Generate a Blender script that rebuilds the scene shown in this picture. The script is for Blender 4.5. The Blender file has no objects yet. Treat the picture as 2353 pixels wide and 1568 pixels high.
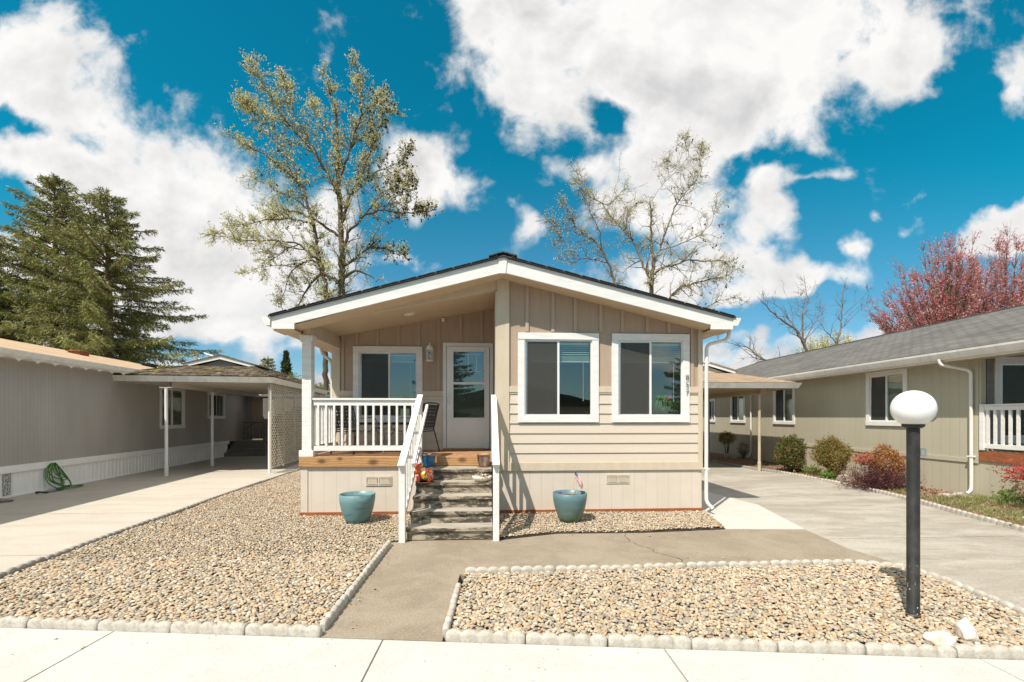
import bpy, bmesh, math, random
import numpy as np
from mathutils import Vector, Matrix
R = math.radians
PI = math.pi
random.seed(7); rng = np.random.default_rng(7)
C = bpy.context.scene.collection
SC = bpy.context.scene

# ------------------------------------------------------------------ camera
EYE = 1.695; YAW = 3.3
cam_d = bpy.data.cameras.new('camera'); cam = bpy.data.objects.new('camera', cam_d); C.objects.link(cam)
cam.location = (0, 0, EYE); cam.rotation_euler = (R(90), 0, R(-YAW))
cam_d.sensor_width = 36; cam_d.lens = 36*1045.5/2353
cam_d.shift_y = (958.5-784)/2353; cam_d.clip_start = .05; cam_d.clip_end = 3000
SC.camera = cam
# ------------------------------------------------------------------ exposure, sun
SC.view_settings.view_transform = 'Standard'; SC.view_settings.look = 'None'
SC.view_settings.exposure = 0.62; SC.view_settings.gamma = 1
SUN_DIR = Vector((.626, .779, -1.373)).normalized()      # the way the light travels
sun_d = bpy.data.lights.new('sun', 'SUN'); sun = bpy.data.objects.new('sun', sun_d); C.objects.link(sun)
sun_d.energy = 3.95; sun_d.angle = R(.5); sun_d.color = (1, .93, .83)
sun.rotation_euler = SUN_DIR.to_track_quat('-Z', 'Y').to_euler()
# ------------------------------------------------------------------ node helper
class NT:
    def __init__(s, tree): s.t = tree; s.n = tree.nodes; s.l = tree.links
    def new(s, typ, **kw):
        n = s.n.new(typ)
        for k, v in kw.items():
            if k.startswith('i_'):
                n.inputs[int(k[2:])].default_value = v
            else: setattr(n, k, v)
        return n
    def link(s, a, b): s.l.new(a, b)
    def math(s, op, a, b=None, c=None, clamp=False):
        n = s.n.new('ShaderNodeMath'); n.operation = op; n.use_clamp = clamp
        for i, v in enumerate((a, b, c)):
            if v is None: continue
            if isinstance(v, (int, float)): n.inputs[i].default_value = v
            else: s.l.new(v, n.inputs[i])
        return n.outputs[0]
    def mixc(s, f, a, b, blend='MIX'):
        n = s.n.new('ShaderNodeMix'); n.data_type = 'RGBA'; n.blend_type = blend
        for i, v in ((0, f), (6, a), (7, b)):
            if isinstance(v, (int, float)): n.inputs[i].default_value = v
            elif isinstance(v, tuple): n.inputs[i].default_value = (*v[:3], 1)
            else: s.l.new(v, n.inputs[i])
        return n.outputs[2]
    def smooth(s, v, a, b):
        n = s.n.new('ShaderNodeMapRange'); n.interpolation_type = 'SMOOTHSTEP'
        s.l.new(v, n.inputs[0]); n.inputs[1].default_value = a; n.inputs[2].default_value = b
        return n.outputs[0]
    def noise(s, vec, scale, detail=4, rough=.55, dist=0.0):
        n = s.n.new('ShaderNodeTexNoise'); n.inputs['Scale'].default_value = scale
        n.inputs['Detail'].default_value = detail; n.inputs['Roughness'].default_value = rough
        n.inputs['Distortion'].default_value = dist
        if vec is not None: s.l.new(vec, n.inputs['Vector'])
        return n.outputs[0]
# ------------------------------------------------------------------ world: Nishita sky with clouds fixed to sky directions
W = bpy.data.worlds.new('World'); SC.world = W; W.use_nodes = True
w = NT(W.node_tree); w.n.clear()
sky = w.new('ShaderNodeTexSky', sky_type='NISHITA', sun_disc=False, altitude=400, air_density=1.0, dust_density=.6, ozone_density=2.5)
sky.sun_elevation = math.asin(-SUN_DIR.z); sky.sun_rotation = math.atan2(-SUN_DIR.x, -SUN_DIR.y)
tc = w.new('ShaderNodeTexCoord')
rot = w.new('ShaderNodeVectorRotate', rotation_type='Z_AXIS'); rot.inputs['Angle'].default_value = R(YAW)
w.link(tc.outputs['Generated'], rot.inputs['Vector'])
sep = w.new('ShaderNodeSeparateXYZ'); w.link(rot.outputs[0], sep.inputs[0])
ay = w.math('MAXIMUM', w.math('ABSOLUTE', sep.outputs[1]), .08)
gx = w.math('DIVIDE', sep.outputs[0], ay); gz = w.math('DIVIDE', sep.outputs[2], ay)
cmb = w.new('ShaderNodeCombineXYZ'); w.link(gx, cmb.inputs[0]); w.link(gz, cmb.inputs[1])
g = cmb.outputs[0]
# cloud banks: azimuth slope, height slope, half sizes, tilt (deg), weight
BANKS = [(-1.02,.62,.36,.30,-25,1.2),(-.80,.42,.40,.26,-22,1.2),(-1.22,.74,.18,.14,-30,1.0),(-1.0,.28,.5,.15,0,1.15),(-.62,.27,.30,.30,-10,1.2),(-.95,.12,.6,.14,0,.85),(-.50,.10,.3,.12,0,.8),(-.45,.40,.18,.20,0,.9),
 (-.18,.54,.13,.13,0,1.05),(-.10,.50,.09,.07,-20,.6),(-.27,.34,.14,.06,0,.8),(-.36,.32,.10,.10,0,.7),
 (.02,.86,.22,.18,-30,1.1),(.30,.84,.45,.26,10,1.3),(.52,.80,.44,.24,24,1.4),(.86,.80,.26,.13,32,1.05),(.42,.62,.26,.14,25,1.1),(.04,.70,.10,.10,0,.9),(-.02,.66,.05,.05,0,.6),
 (.16,.56,.16,.10,-10,.75),(.30,.46,.26,.12,0,.95),(.55,.52,.10,.08,10,.8),(.33,.30,.30,.13,0,1.0),(.58,.42,.13,.09,-10,.85),(.66,.52,.14,.03,8,.55),(.03,.42,.07,.07,0,.7),(.10,.52,.09,.06,0,.55),
 (.60,.28,.24,.07,12,1.05),(.76,.37,.06,.045,20,.8),(.45,.20,.2,.1,0,.55),(.78,.45,.05,.03,10,.5),(.86,.44,.05,.035,20,.5),(1.12,.42,.16,.08,12,1.2),(1.03,.38,.12,.05,20,.8),
 (1.12,.76,.12,.07,25,.85),(.52,.15,.25,.07,0,.95),(.85,.17,.25,.05,5,.7),(.78,.33,.05,.04,0,.5),(.98,.22,.2,.06,0,.8)]
warp = w.new('ShaderNodeTexNoise', noise_dimensions='3D'); warp.inputs['Scale'].default_value = 5; warp.inputs['Detail'].default_value = 4
w.link(g, warp.inputs['Vector'])
wv = w.new('ShaderNodeVectorMath', operation='MULTIPLY_ADD'); w.link(warp.outputs['Color'], wv.inputs[0])
wv.inputs[1].default_value = (.22,.17,0); 
ws = w.new('ShaderNodeVectorMath', operation='SUBTRACT'); w.link(g, ws.inputs[0]); ws.inputs[1].default_value = (.11,.085,0)
w.link(ws.outputs[0], wv.inputs[2]); gw = wv.outputs[0]
dens = None
for (bx, bz, rx, rz, tilt, wt) in BANKS:
    mp = w.new('ShaderNodeMapping', vector_type='TEXTURE')
    mp.inputs['Location'].default_value = (bx, bz, 0); mp.inputs['Rotation'].default_value = (0, 0, R(tilt)); mp.inputs['Scale'].default_value = (rx*1.35, rz*1.35, 1)
    w.link(gw, mp.inputs['Vector'])
    gr = w.new('ShaderNodeTexGradient', gradient_type='SPHERICAL'); w.link(mp.outputs[0], gr.inputs[0])
    v = w.math('MULTIPLY', gr.outputs[1], wt)
    dens = v if dens is None else w.math('MAXIMUM', dens, w.math('MULTIPLY_ADD', v, .35, w.math('MULTIPLY', dens, 1.0))) if False else w.math('SMOOTH_MAX', dens, v, .25)
HOLES = [(-1.08,.655,.18,.04,-14,.8),(-1.12,.50,.12,.06,25,.6),(-.70,.15,.20,.035,2,.7),(-.45,.12,.12,.03,0,.6),(.25,.665,.10,.035,-8,.38),(.62,.22,.22,.03,8,.5)]
for (bx, bz, rx, rz, tilt, wt) in HOLES:
    mp = w.new('ShaderNodeMapping', vector_type='TEXTURE')
    mp.inputs['Location'].default_value = (bx, bz, 0); mp.inputs['Rotation'].default_value = (0, 0, R(tilt)); mp.inputs['Scale'].default_value = (rx*1.5, rz*1.5, 1)
    w.link(gw, mp.inputs['Vector']); gr = w.new('ShaderNodeTexGradient', gradient_type='SPHERICAL'); w.link(mp.outputs[0], gr.inputs[0])
    dens = w.math('SUBTRACT', dens, w.math('MULTIPLY', gr.outputs[1], wt*.95))
mp_w = w.new('ShaderNodeMapping'); mp_w.inputs['Scale'].default_value = (1, 2.2, 1); mp_w.inputs['Rotation'].default_value = (0, 0, R(-18)); w.link(g, mp_w.inputs['Vector']); mapped_w = mp_w.outputs[0]
n1 = w.noise(g, 4.2, 10, .55, .3)
n2 = w.noise(g, 13, 8, .6, .2)
dn = w.math('ADD', dens, w.math('ADD', w.math('MULTIPLY_ADD', n1, 1.5, -.77), w.math('MULTIPLY_ADD', n2, .62, -.31)))
dn = w.math('ADD', dn, w.math('MULTIPLY', w.smooth(gz, 1.05, 1.7), .7))      # unseen bright cloud added overhead to lift the ambient fill
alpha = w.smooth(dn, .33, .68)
# relief: the side of each billow turned to the sun (up and to the left) is bright, the other grey
def shifted(dx, dz):
    v_ = w.new('ShaderNodeVectorMath', operation='ADD'); w.link(g, v_.inputs[0]); v_.inputs[1].default_value = (dx, dz, 0); return v_.outputs[0]
rel = w.math('SUBTRACT', w.noise(shifted(.035, -.045), 4.2, 7, .55, .3), n1)
rel2 = w.math('SUBTRACT', w.noise(shifted(.012, -.016), 13, 6, .6, .2), n2)
relief = w.math('ADD', w.math('MULTIPLY', rel, 1.9), w.math('MULTIPLY', rel2, .35))
thick = w.smooth(dn, .45, 1.35)
soft = w.smooth(w.noise(mapped_w, 2.2, 5, .55, .4), .38, .66)
low = w.smooth(gz, .0, .34)
shade = w.math('ADD', w.math('MULTIPLY', w.math('MULTIPLY', thick, soft), .62), w.math('ADD', w.math('MULTIPLY', relief, -1.0), .10), clamp=True)
cc = w.mixc(shade, (1.0,.985,.965), (.60,.60,.61))
cc = w.mixc(w.math('MULTIPLY', w.math('SUBTRACT', 1, low), w.smooth(w.noise(mapped_w, 5, 5), .38, .62)), cc, (.47,.50,.55))
hz_ = w.smooth(gz, 0, .62)
skyc = w.mixc(1.0, sky.outputs[0], w.mixc(hz_, (.42,.54,.58), (.015,.66,.63)), 'MULTIPLY')
bgS = w.new('ShaderNodeBackground'); w.link(skyc, bgS.inputs[0]); bgS.inputs[1].default_value = .13
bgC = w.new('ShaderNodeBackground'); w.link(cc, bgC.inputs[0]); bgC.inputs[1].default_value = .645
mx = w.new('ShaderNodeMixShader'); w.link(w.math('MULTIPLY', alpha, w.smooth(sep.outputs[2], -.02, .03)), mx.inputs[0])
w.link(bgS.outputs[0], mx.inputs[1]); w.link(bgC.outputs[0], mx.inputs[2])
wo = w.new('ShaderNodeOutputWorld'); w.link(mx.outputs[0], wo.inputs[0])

# ------------------------------------------------------------------ materials
def base_mat(name):
    m = bpy.data.materials.new(name); m.use_nodes = True
    t = NT(m.node_tree); p = m.node_tree.nodes['Principled BSDF']
    co = t.new('ShaderNodeTexCoord').outputs['Object']
    return m, t, p, co
def mapped(t, co, scale=(1,1,1), rot=(0,0,0)):
    mp = t.new('ShaderNodeMapping'); mp.inputs['Scale'].default_value = scale; mp.inputs['Rotation'].default_value = rot
    t.link(co, mp.inputs['Vector']); return mp.outputs[0]
def bump(t, p, h, strength=.3, dist=.01):
    b = t.new('ShaderNodeBump'); b.inputs['Strength'].default_value = strength; b.inputs['Distance'].default_value = dist
    t.link(h, b.inputs['Height']); t.link(b.outputs[0], p.inputs['Normal'])
def mat(name, c1, c2=None, scale=4, stretch=(1,1,1), rough=.7, bmp=0, bscale=60, bdist=.004, lo=.35, hi=.65, detail=5, groove=None, spec=.3, metal=0, c3=None, s3=1.2):
    """two or three colours mixed by noise, fine bump, optional grooves (axis, spacing, width)"""
    m, t, p, co = base_mat(name)
    v = mapped(t, co, stretch)
    c2 = c2 or tuple(x*.86 for x in c1)
    col = t.mixc(t.smooth(t.noise(v, scale, detail, .6), lo, hi), c1, c2)
    if c3: col = t.mixc(t.smooth(t.noise(v, s3, 6, .65), .5, .72), col, c3)
    h = None
    if bmp: h = t.math('MULTIPLY', t.noise(v, bscale, 3, .6), .5)
    if groove:
        ax, sp, wd = groove
        s = t.new('ShaderNodeSeparateXYZ'); t.link(co, s.inputs[0])
        a = t.math('PINGPONG', s.outputs[ax], sp/2)
        gmask = t.smooth(a, wd*.3, wd)
        col = t.mixc(gmask, tuple(x*.80 for x in c1), col)
        h = gmask if h is None else t.math('ADD', h, gmask)
        bmp = max(bmp, .5)
    t.link(col, p.inputs['Base Color'])
    p.inputs['Roughness'].default_value = rough; p.inputs['Specular IOR Level'].default_value = spec; p.inputs['Metallic'].default_value = metal
    if h is not None: bump(t, p, h, bmp, bdist)
    return m
def leaf_mat(name, tint=(1,1,1), trans=.35):
    m, t, p, co = base_mat(name)
    at = t.new('ShaderNodeAttribute', attribute_name='Col')
    col = t.mixc(1.0, at.outputs['Color'], tint, 'MULTIPLY')
    col = t.mixc(t.smooth(t.noise(co, 2.0, 3), .35, .7), col, t.mixc(1.0, col, (.72,.78,.7), 'MULTIPLY'))
    t.link(col, p.inputs['Base Color']); p.inputs['Roughness'].default_value = .6; p.inputs['Specular IOR Level'].default_value = .25
    tr = t.new('ShaderNodeBsdfTranslucent'); t.link(col, tr.inputs[0])
    mxs = t.new('ShaderNodeMixShader'); mxs.inputs[0].default_value = trans
    out = t.n['Material Output']; t.link(p.outputs[0], mxs.inputs[1]); t.link(tr.outputs[0], mxs.inputs[2]); t.link(mxs.outputs[0], out.inputs[0])
    return m
M = {}
M['white'] = mat('white_paint', (.78,.765,.74), (.72,.70,.67), 3, (1,1,1), .55, .25, 90, .002)
M['white_wood'] = mat('white_painted_wood', (.80,.785,.755), (.72,.70,.665), 5, (.6,.6,3), .5, .35, 40, .003)
M['vinyl'] = mat('white_vinyl', (.80,.79,.77), (.77,.76,.735), 2, rough=.35)
M['gutter'] = mat('gutter_metal', (.80,.78,.74), (.73,.70,.64), 1.2, (3,3,.4), .38, .05, 20, c3=(.66,.61,.53), s3=2.5)
M['lap'] = mat('lap_siding', (.625,.54,.445), (.60,.515,.42), 3, (.3,1,4), .6, .3, 60, .002)
M['trim_tan'] = mat('tan_trim', (.605,.515,.395), (.56,.475,.36), 4, (2,2,.6), .6, .35, 50, .003)
M['batten'] = mat('batten_siding', (.43,.325,.245), (.40,.30,.225), 4, (3,3,.4), .6, .3, 60, .002, groove=None)
M['soffit'] = mat('soffit', (.60,.475,.335), (.565,.445,.31), 3, (1,1,1), .6, .15, 50, .002)
M['skirt'] = mat('skirting', (.655,.575,.485), (.625,.545,.455), 3, (1,1,1), .6, .2, 60, .002, groove=(0,.205,.006))
M['redwood'] = mat('red_stained_board', (.33,.12,.045), (.25,.085,.035), 4, (1,1,6), .65, .3, 50, .003)
M['deck'] = mat('deck_boards', (.43,.24,.13), (.33,.18,.10), 5, (4,.5,1), .65, .3, 60, .003, groove=(0,.14,.008))
M['roof_edge'] = mat('roof_edge', (.035,.035,.038), (.025,.025,.028), 10, rough=.85)
M['cream'] = mat('vent_cream', (.64,.56,.45), (.60,.52,.41), 3, rough=.5)
M['dark'] = mat('dark_metal', (.035,.04,.045), (.028,.03,.035), 6, rough=.45, bmp=.1)
M['strap'] = mat('dark_strap', (.06,.065,.075), (.045,.05,.06), 8, rough=.6, bmp=.2)
M['frame_grey'] = mat('powder_coat', (.28,.30,.29), (.22,.24,.23), 8, rough=.45)
M['room'] = mat('room_wall', (.62,.57,.50), (.58,.53,.46), 2, rough=.9)
M['chrome'] = mat('brushed_metal', (.6,.58,.55), (.5,.48,.46), 20, rough=.3, metal=1)
M['digit'] = mat('black_bronze', (.04,.03,.025), (.06,.045,.035), 30, rough=.5)
M['pane_grid'] = M['vinyl']
M['blind'] = mat('blind_slat', (.72,.72,.66), (.68,.68,.62), 2, rough=.6)

def glass(name, tint=(.80,.88,.84), base=.07, ior=1.75):
    m, t, p, co = base_mat(name); t.n.remove(p)
    tr = t.new('ShaderNodeBsdfTransparent'); tr.inputs[0].default_value = (*tint, 1)
    gl = t.new('ShaderNodeBsdfGlossy'); gl.inputs['Roughness'].default_value = .004; gl.inputs['Color'].default_value = (1,1,1,1)
    lw_ = t.new('ShaderNodeLayerWeight'); lw_.inputs[0].default_value = .5
    fr_ = t.math('POWER', lw_.outputs['Facing'], 4.0)
    # a very slight waviness of the sheet
    b = t.new('ShaderNodeBump'); b.inputs['Strength'].default_value = .12; b.inputs['Distance'].default_value = .004
    t.link(t.noise(co, 1.6, 2), b.inputs['Height']); t.link(b.outputs[0], gl.inputs['Normal'])
    mxs = t.new('ShaderNodeMixShader'); t.link(t.math('MULTIPLY_ADD', fr_, 1-base, base, clamp=True), mxs.inputs[0])
    t.link(tr.outputs[0], mxs.inputs[1]); t.link(gl.outputs[0], mxs.inputs[2]); t.link(mxs.outputs[0], t.n['Material Output'].inputs[0])
    return m
M['glass'] = glass('window_glass', base=.11)
def screen_mat():
    m, t, p, co = base_mat('insect_screen')
    p.inputs['Base Color'].default_value = (.085,.082,.075,1); p.inputs['Roughness'].default_value = .8
    tr = t.new('ShaderNodeBsdfTransparent'); tr.inputs[0].default_value = (.9,.9,.9,1)
    mxs = t.new('ShaderNodeMixShader'); mxs.inputs[0].default_value = .42
    t.link(tr.outputs[0], mxs.inputs[1]); t.link(p.outputs[0], mxs.inputs[2]); t.link(mxs.outputs[0], t.n['Material Output'].inputs[0])
    return m
M['screen'] = screen_mat()

# ------------------------------------------------------------------ mesh helpers
OFF = {}
def tag(o, label=None, cat=None, group=None, kind=None):
    for k, v in (('label', label), ('category', cat), ('group', group), ('kind', kind)):
        if v: o[k] = v
    return o
def thing(name, label, cat, loc=(0,0,0), rz=0, group=None, local=False):
    o = bpy.data.objects.new(name, None); C.objects.link(o); o.empty_display_size = .2
    o.location = loc; o.rotation_euler = (0,0,rz)
    OFF[o.name] = Vector((0,0,0)) if local else Vector(loc)
    return tag(o, label, cat, group)
def finish(me, name, m, parent, origin, smooth=False):
    ob = bpy.data.objects.new(name, me); C.objects.link(ob)
    off = Vector((0,0,0))
    if parent is not None:
        off = OFF[parent.name]; ob.parent = parent; OFF[ob.name] = off
    elif origin is not None:
        off = Vector(origin); ob.location = off; OFF[ob.name] = off
    else: OFF[ob.name] = off
    if off.length > 0: me.transform(Matrix.Translation(-off))
    if m is not None: me.materials.append(m)
    if smooth: me.polygons.foreach_set('use_smooth', [True]*len(me.polygons))
    me.update()
    return ob
class MB:
    def __init__(s, T=None): s.v = []; s.f = []; s.T = T
    def add(s, vs, fs):
        b = len(s.v)
        s.v += [tuple(s.T(*p)) if s.T else tuple(p) for p in vs]
        s.f += [tuple(b+i for i in f) for f in fs]
        return s
    def box(s, x0, x1, y0, y1, z0, z1):
        return s.add([(x0,y0,z0),(x1,y0,z0),(x1,y1,z0),(x0,y1,z0),(x0,y0,z1),(x1,y0,z1),(x1,y1,z1),(x0,y1,z1)],
            [(0,3,2,1),(4,5,6,7),(0,1,5,4),(1,2,6,5),(2,3,7,6),(3,0,4,7)])
    def hexa(s, lo, hi):      # two quads -> closed hexahedron
        return s.add(list(lo)+list(hi), [(0,3,2,1),(4,5,6,7),(0,1,5,4),(1,2,6,5),(2,3,7,6),(3,0,4,7)])
    def prism(s, pts, d, axis=1, at=0):   # 2D polygon extruded along axis from 'at' to 'at'+d
        n = len(pts)
        def p3(p, k):
            a, b = p
            return (a, k, b) if axis == 1 else ((k, a, b) if axis == 0 else (a, b, k))
        return s.add([p3(p, at) for p in pts]+[p3(p, at+d) for p in pts],
            [tuple(range(n)), tuple(range(2*n-1, n-1, -1))]+[(i, (i+1) % n, (i+1) % n+n, i+n) for i in range(n)])
    def bar(s, a, b, wd, ht, up=(0,0,1)):    # rectangular bar a->b
        a = Vector(a); b = Vector(b); d = (b-a).normalized(); u = Vector(up)
        if abs(d.dot(u)) > .99: u = Vector((0,1,0))
        sd = d.cross(u).normalized()*(wd/2); u = sd.cross(d).normalized()*(ht/2)
        return s.hexa([a-sd-u, a+sd-u, a+sd+u, a-sd+u], [b-sd-u, b+sd-u, b+sd+u, b-sd+u])
    def tube(s, pts, r, n=8, cap=True, squash=1):
        pts = [Vector(p) for p in pts]; k = len(pts); b0 = len(s.v); rs = r if isinstance(r, (list, tuple)) else [r]*k
        ref = Vector((0,0,1)); vs = []; prev = None
        for i, p in enumerate(pts):
            d = (pts[min(i+1,k-1)]-pts[max(i-1,0)]).normalized()
            if prev is None:
                sd = d.cross(ref); 
                if sd.length < .05: sd = d.cross(Vector((0,1,0)))
                sd.normalize()
            else:
                sd = prev - d*prev.dot(d); sd.normalize()
            prev = sd; up = sd.cross(d)
            for j in range(n):
                a = 2*PI*j/n; vs.append(p+sd*math.cos(a)*rs[i]+up*math.sin(a)*rs[i]*squash)
        fs = [(i*n+j, i*n+(j+1) % n, (i+1)*n+(j+1) % n, (i+1)*n+j) for i in range(k-1) for j in range(n)]
        if cap: fs += [tuple(range(n-1,-1,-1)), tuple(range((k-1)*n, k*n))]
        return s.add(vs, fs)
    def lathe(s, prof, c=(0,0), n=32):      # prof: (r, z)
        vs = []; k = len(prof)
        for (r_, z) in prof:
            for j in range(n):
                a = 2*PI*j/n; vs.append((c[0]+r_*math.cos(a), c[1]+r_*math.sin(a), z))
        fs = [(i*n+j, i*n+(j+1) % n, (i+1)*n+(j+1) % n, (i+1)*n+j) for i in range(k-1) for j in range(n)]
        return s.add(vs, fs)
    def ball(s, c, r, n=10, m=7):
        if not isinstance(r, (tuple, list)): r = (r, r, r)
        vs = []
        for i in range(m+1):
            ph = PI*i/m
            for j in range(n):
                a = 2*PI*j/n; vs.append((c[0]+r[0]*math.sin(ph)*math.cos(a), c[1]+r[1]*math.sin(ph)*math.sin(a), c[2]+r[2]*math.cos(ph)))
        return s.add(vs, [(i*n+j, i*n+(j+1) % n, (i+1)*n+(j+1) % n, (i+1)*n+j) for i in range(m) for j in range(n)])
    def build(s, name, m, parent=None, smooth=False, origin=None, bevel=0):
        me = bpy.data.meshes.new(name); me.from_pydata(s.v, [], s.f)
        bm = bmesh.new(); bm.from_mesh(me)
        if smooth: bmesh.ops.remove_doubles(bm, verts=bm.verts, dist=1e-5)
        bmesh.ops.recalc_face_normals(bm, faces=bm.faces); bm.to_mesh(me); bm.free()
        ob = finish(me, name, m, parent, origin, smooth)
        if bevel:
            bv = ob.modifiers.new('bevel', 'BEVEL'); bv.width = bevel; bv.segments = 2; bv.limit_method = 'ANGLE'
        return ob
def islands(mb, name, m, parent, bevel=0, smooth=False):
    """every separate piece collected in mb becomes a part of its own"""
    par = list(range(len(mb.v)))
    def fd(i):
        while par[i] != i: par[i] = par[par[i]]; i = par[i]
        return i
    for f in mb.f:
        r0 = fd(f[0])
        for i in f[1:]: par[fd(i)] = r0
    gr = {}
    for f in mb.f: gr.setdefault(fd(f[0]), []).append(f)
    out = []
    for fs in gr.values():
        ids = sorted({i for f in fs for i in f}); mp_ = {k: j for j, k in enumerate(ids)}
        q = MB(); q.v = [mb.v[i] for i in ids]; q.f = [tuple(mp_[i] for i in f) for f in fs]
        out.append(q.build(name, m, parent, smooth=smooth, bevel=bevel))
    return out
def np_mesh(name, V, F, m, parent=None, origin=None, col=None, smooth=False, kind=None):
    """V (n,3), F (k,q) numpy; col (n,3)"""
    me = bpy.data.meshes.new(name); n = len(V); k, q = F.shape
    me.vertices.add(n); me.vertices.foreach_set('co', V.astype(np.float32).ravel())
    me.loops.add(k*q); me.loops.foreach_set('vertex_index', F.astype(np.int32).ravel())
    me.polygons.add(k); me.polygons.foreach_set('loop_start', np.arange(0, k*q, q, dtype=np.int32))
    me.update(calc_edges=True)
    if col is not None:
        a = me.color_attributes.new('Col', 'FLOAT_COLOR', 'POINT')
        cc_ = np.ones((n,4), np.float32); cc_[:,:3] = col; a.data.foreach_set('color', cc_.ravel())
    ob = finish(me, name, m, parent, origin)
    if smooth: me.polygons.foreach_set('use_smooth', np.ones(k, bool))
    return ob
def leaves(P, size, aspect=.5, cols=((.2,.25,.05),), per=1, spread=0, up=0, axis=None):
    """quads scattered round points P -> V, F, col"""
    P = np.repeat(np.asarray(P, float), per, 0); n = len(P)
    if spread: P = P+rng.normal(0, spread, (n,3))
    a = rng.normal(0, 1, (n,3)) if axis is None else np.repeat(np.asarray(axis, float), per, 0)+rng.normal(0, .45, (n,3))
    a[:,2] += up; a /= np.linalg.norm(a, axis=1)[:,None]
    b = np.cross(a, rng.normal(0, 1, (n,3))); b /= np.linalg.norm(b, axis=1)[:,None]
    s = (size*rng.uniform(.6, 1.35, n))[:,None]
    V = np.stack([P, P+a*s*.5+b*s*aspect*.5, P+a*s, P+a*s*.5-b*s*aspect*.5], 1).reshape(-1,3)
    F = np.arange(n*4).reshape(-1,4)
    cl = np.array(cols)[rng.integers(0, len(cols), n)]*rng.uniform(.75, 1.25, (n,1))
    return V, F, np.repeat(cl, 4, 0)
def cat_meshes(parts):
    V = []; F = []; K = []; o = 0
    for v, f, k in parts: V.append(v); F.append(f+o); K.append(k); o += len(v)
    return np.concatenate(V), np.concatenate(F), np.concatenate(K)

# ================================================================== THE GROUND
def concrete(name, c1, c2, c3, s=1.0, streak=(1,1,1), spots=.5):
    m, t, p, co = base_mat(name)
    v = mapped(t, co, streak)
    big = t.smooth(t.noise(v, .9*s, 9, .72, .4), .40, .60)
    mid = t.smooth(t.noise(v, 3.6*s, 9, .75, .3), .47, .66); grain = t.smooth(t.noise(co, 46, 6, .8), .42, .62)
    fine = t.noise(co, 140, 2, .6); speck = t.smooth(t.noise(co, 60, 3, .6), .60, .68)
    col = t.mixc(big, c1, c2); col = t.mixc(t.math('MULTIPLY', mid, .60), col, c3); col = t.mixc(t.math('MULTIPLY', grain, .24+.5*spots), col, tuple(x*.55 for x in c3))
    col = t.mixc(t.math('MULTIPLY', fine, .30), col, (.02,.018,.015))
    col = t.mixc(t.math('MULTIPLY', speck, spots), col, tuple(min(1, x*1.5) for x in c1))
    t.link(col, p.inputs['Base Color']); p.inputs['Roughness'].default_value = .85; p.inputs['Specular IOR Level'].default_value = .2
    bump(t, p, t.noise(co, 110, 4, .7), .5, .004); return m
M['sidewalk'] = concrete('new_concrete', (.655,.63,.585), (.61,.585,.54), (.56,.53,.475), 1, spots=.05)
M['drive_l'] = concrete('pale_concrete', (.62,.565,.48), (.56,.505,.425), (.52,.46,.38), .8, (.5,1.6,1), .1)
M['drive_r'] = concrete('stained_concrete', (.52,.48,.41), (.40,.36,.30), (.31,.27,.215), .9, (.45,1.3,1), .12)
M['path'] = concrete('brown_aggregate_concrete', (.38,.325,.25), (.29,.245,.185), (.39,.305,.205), 1.3, spots=.6)
M['slab'] = concrete('light_concrete', (.67,.63,.565), (.63,.59,.525), (.58,.54,.475), 1, spots=.05)
M['soil'] = mat('dry_ground', (.22,.17,.11), (.14,.12,.06), .8, rough=1, bmp=.5, bscale=12, bdist=.05, c3=(.10,.12,.045), s3=.15)
M['gravel_base'] = mat('gravel_dust', (.09,.07,.05), (.06,.048,.035), 20, rough=1, bmp=.6, bscale=60, bdist=.02)
M['asphalt'] = mat('asphalt', (.06,.058,.055), (.045,.044,.042), 8, rough=.9, bmp=.5, bscale=160)
M['mulch'] = mat('mulch', (.30,.17,.105), (.13,.075,.05), 26, (1,1,1), .95, .9, 45, .03, .4, .6, c3=(.40,.29,.20), s3=9)
def structure(name, mb, m, parent=None, **k):
    o = mb.build(name, m, parent, **k)
    if parent is None: o['kind'] = 'structure'
    return o
def swy(x): return 3.41-.122*x            # the line where the sidewalk meets the front yards
structure('ground', MB().add([(-400,-300,-.12),(400,-300,-.12),(400,500,-.12),(-400,500,-.12)], [(0,1,2,3)]), M['soil'])
structure('road', MB().add([(-200,-9,-.09),(200,-9,-.09),(200,-.9-200*.122,-.09),(-200,-.9+200*.122,-.09)], [(0,1,2,3)]).box(-200,200,-9,-8.9,-.1,-.085), M['asphalt'])
def clip(poly, ax, val, keep_hi):
    out = []; n = len(poly)
    ins = lambda p: (p[ax] >= val) == keep_hi
    for i in range(n):
        a = poly[i]; b = poly[(i+1) % n]
        if ins(a): out.append(a)
        if ins(a) != ins(b):
            t_ = (val-a[ax])/(b[ax]-a[ax]); out.append((a[0]+(b[0]-a[0])*t_, a[1]+(b[1]-a[1])*t_))
    return out
def slabs(poly, cuts, z, ax=1, gap=.009):
    mb = MB(); e = [-1e3]+cuts+[1e3]
    for a, b in zip(e, e[1:]):
        p = clip(clip(poly, ax, a+gap, True), ax, b-gap, False)
        if len(p) > 2: mb.prism(p, .1, 2, z-.1)
    return mb
swm = MB(); xs = [-60,-20,-9.2,-7.1,-5.02,-2.93,-.78,1.30,3.45,5.6,7.7,9.8,20,60]
for a, b in zip(xs, xs[1:]):
    a += .005; b -= .005
    swm.prism([(a-.04, swy(a)-1.75), (b-.04, swy(b)-1.75), (b, swy(b)), (a, swy(a))], .12, 2, -.116)
structure('sidewalk', swm, M['sidewalk'], bevel=.004)
CURB_L = [(-5.05,5.05),(-5.16,6.0),(-5.28,7.35),(-5.36,8.2),(-5.50,9.45),(-5.62,10.9),(-5.84,14.6),(-5.95,16.5)]
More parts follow.
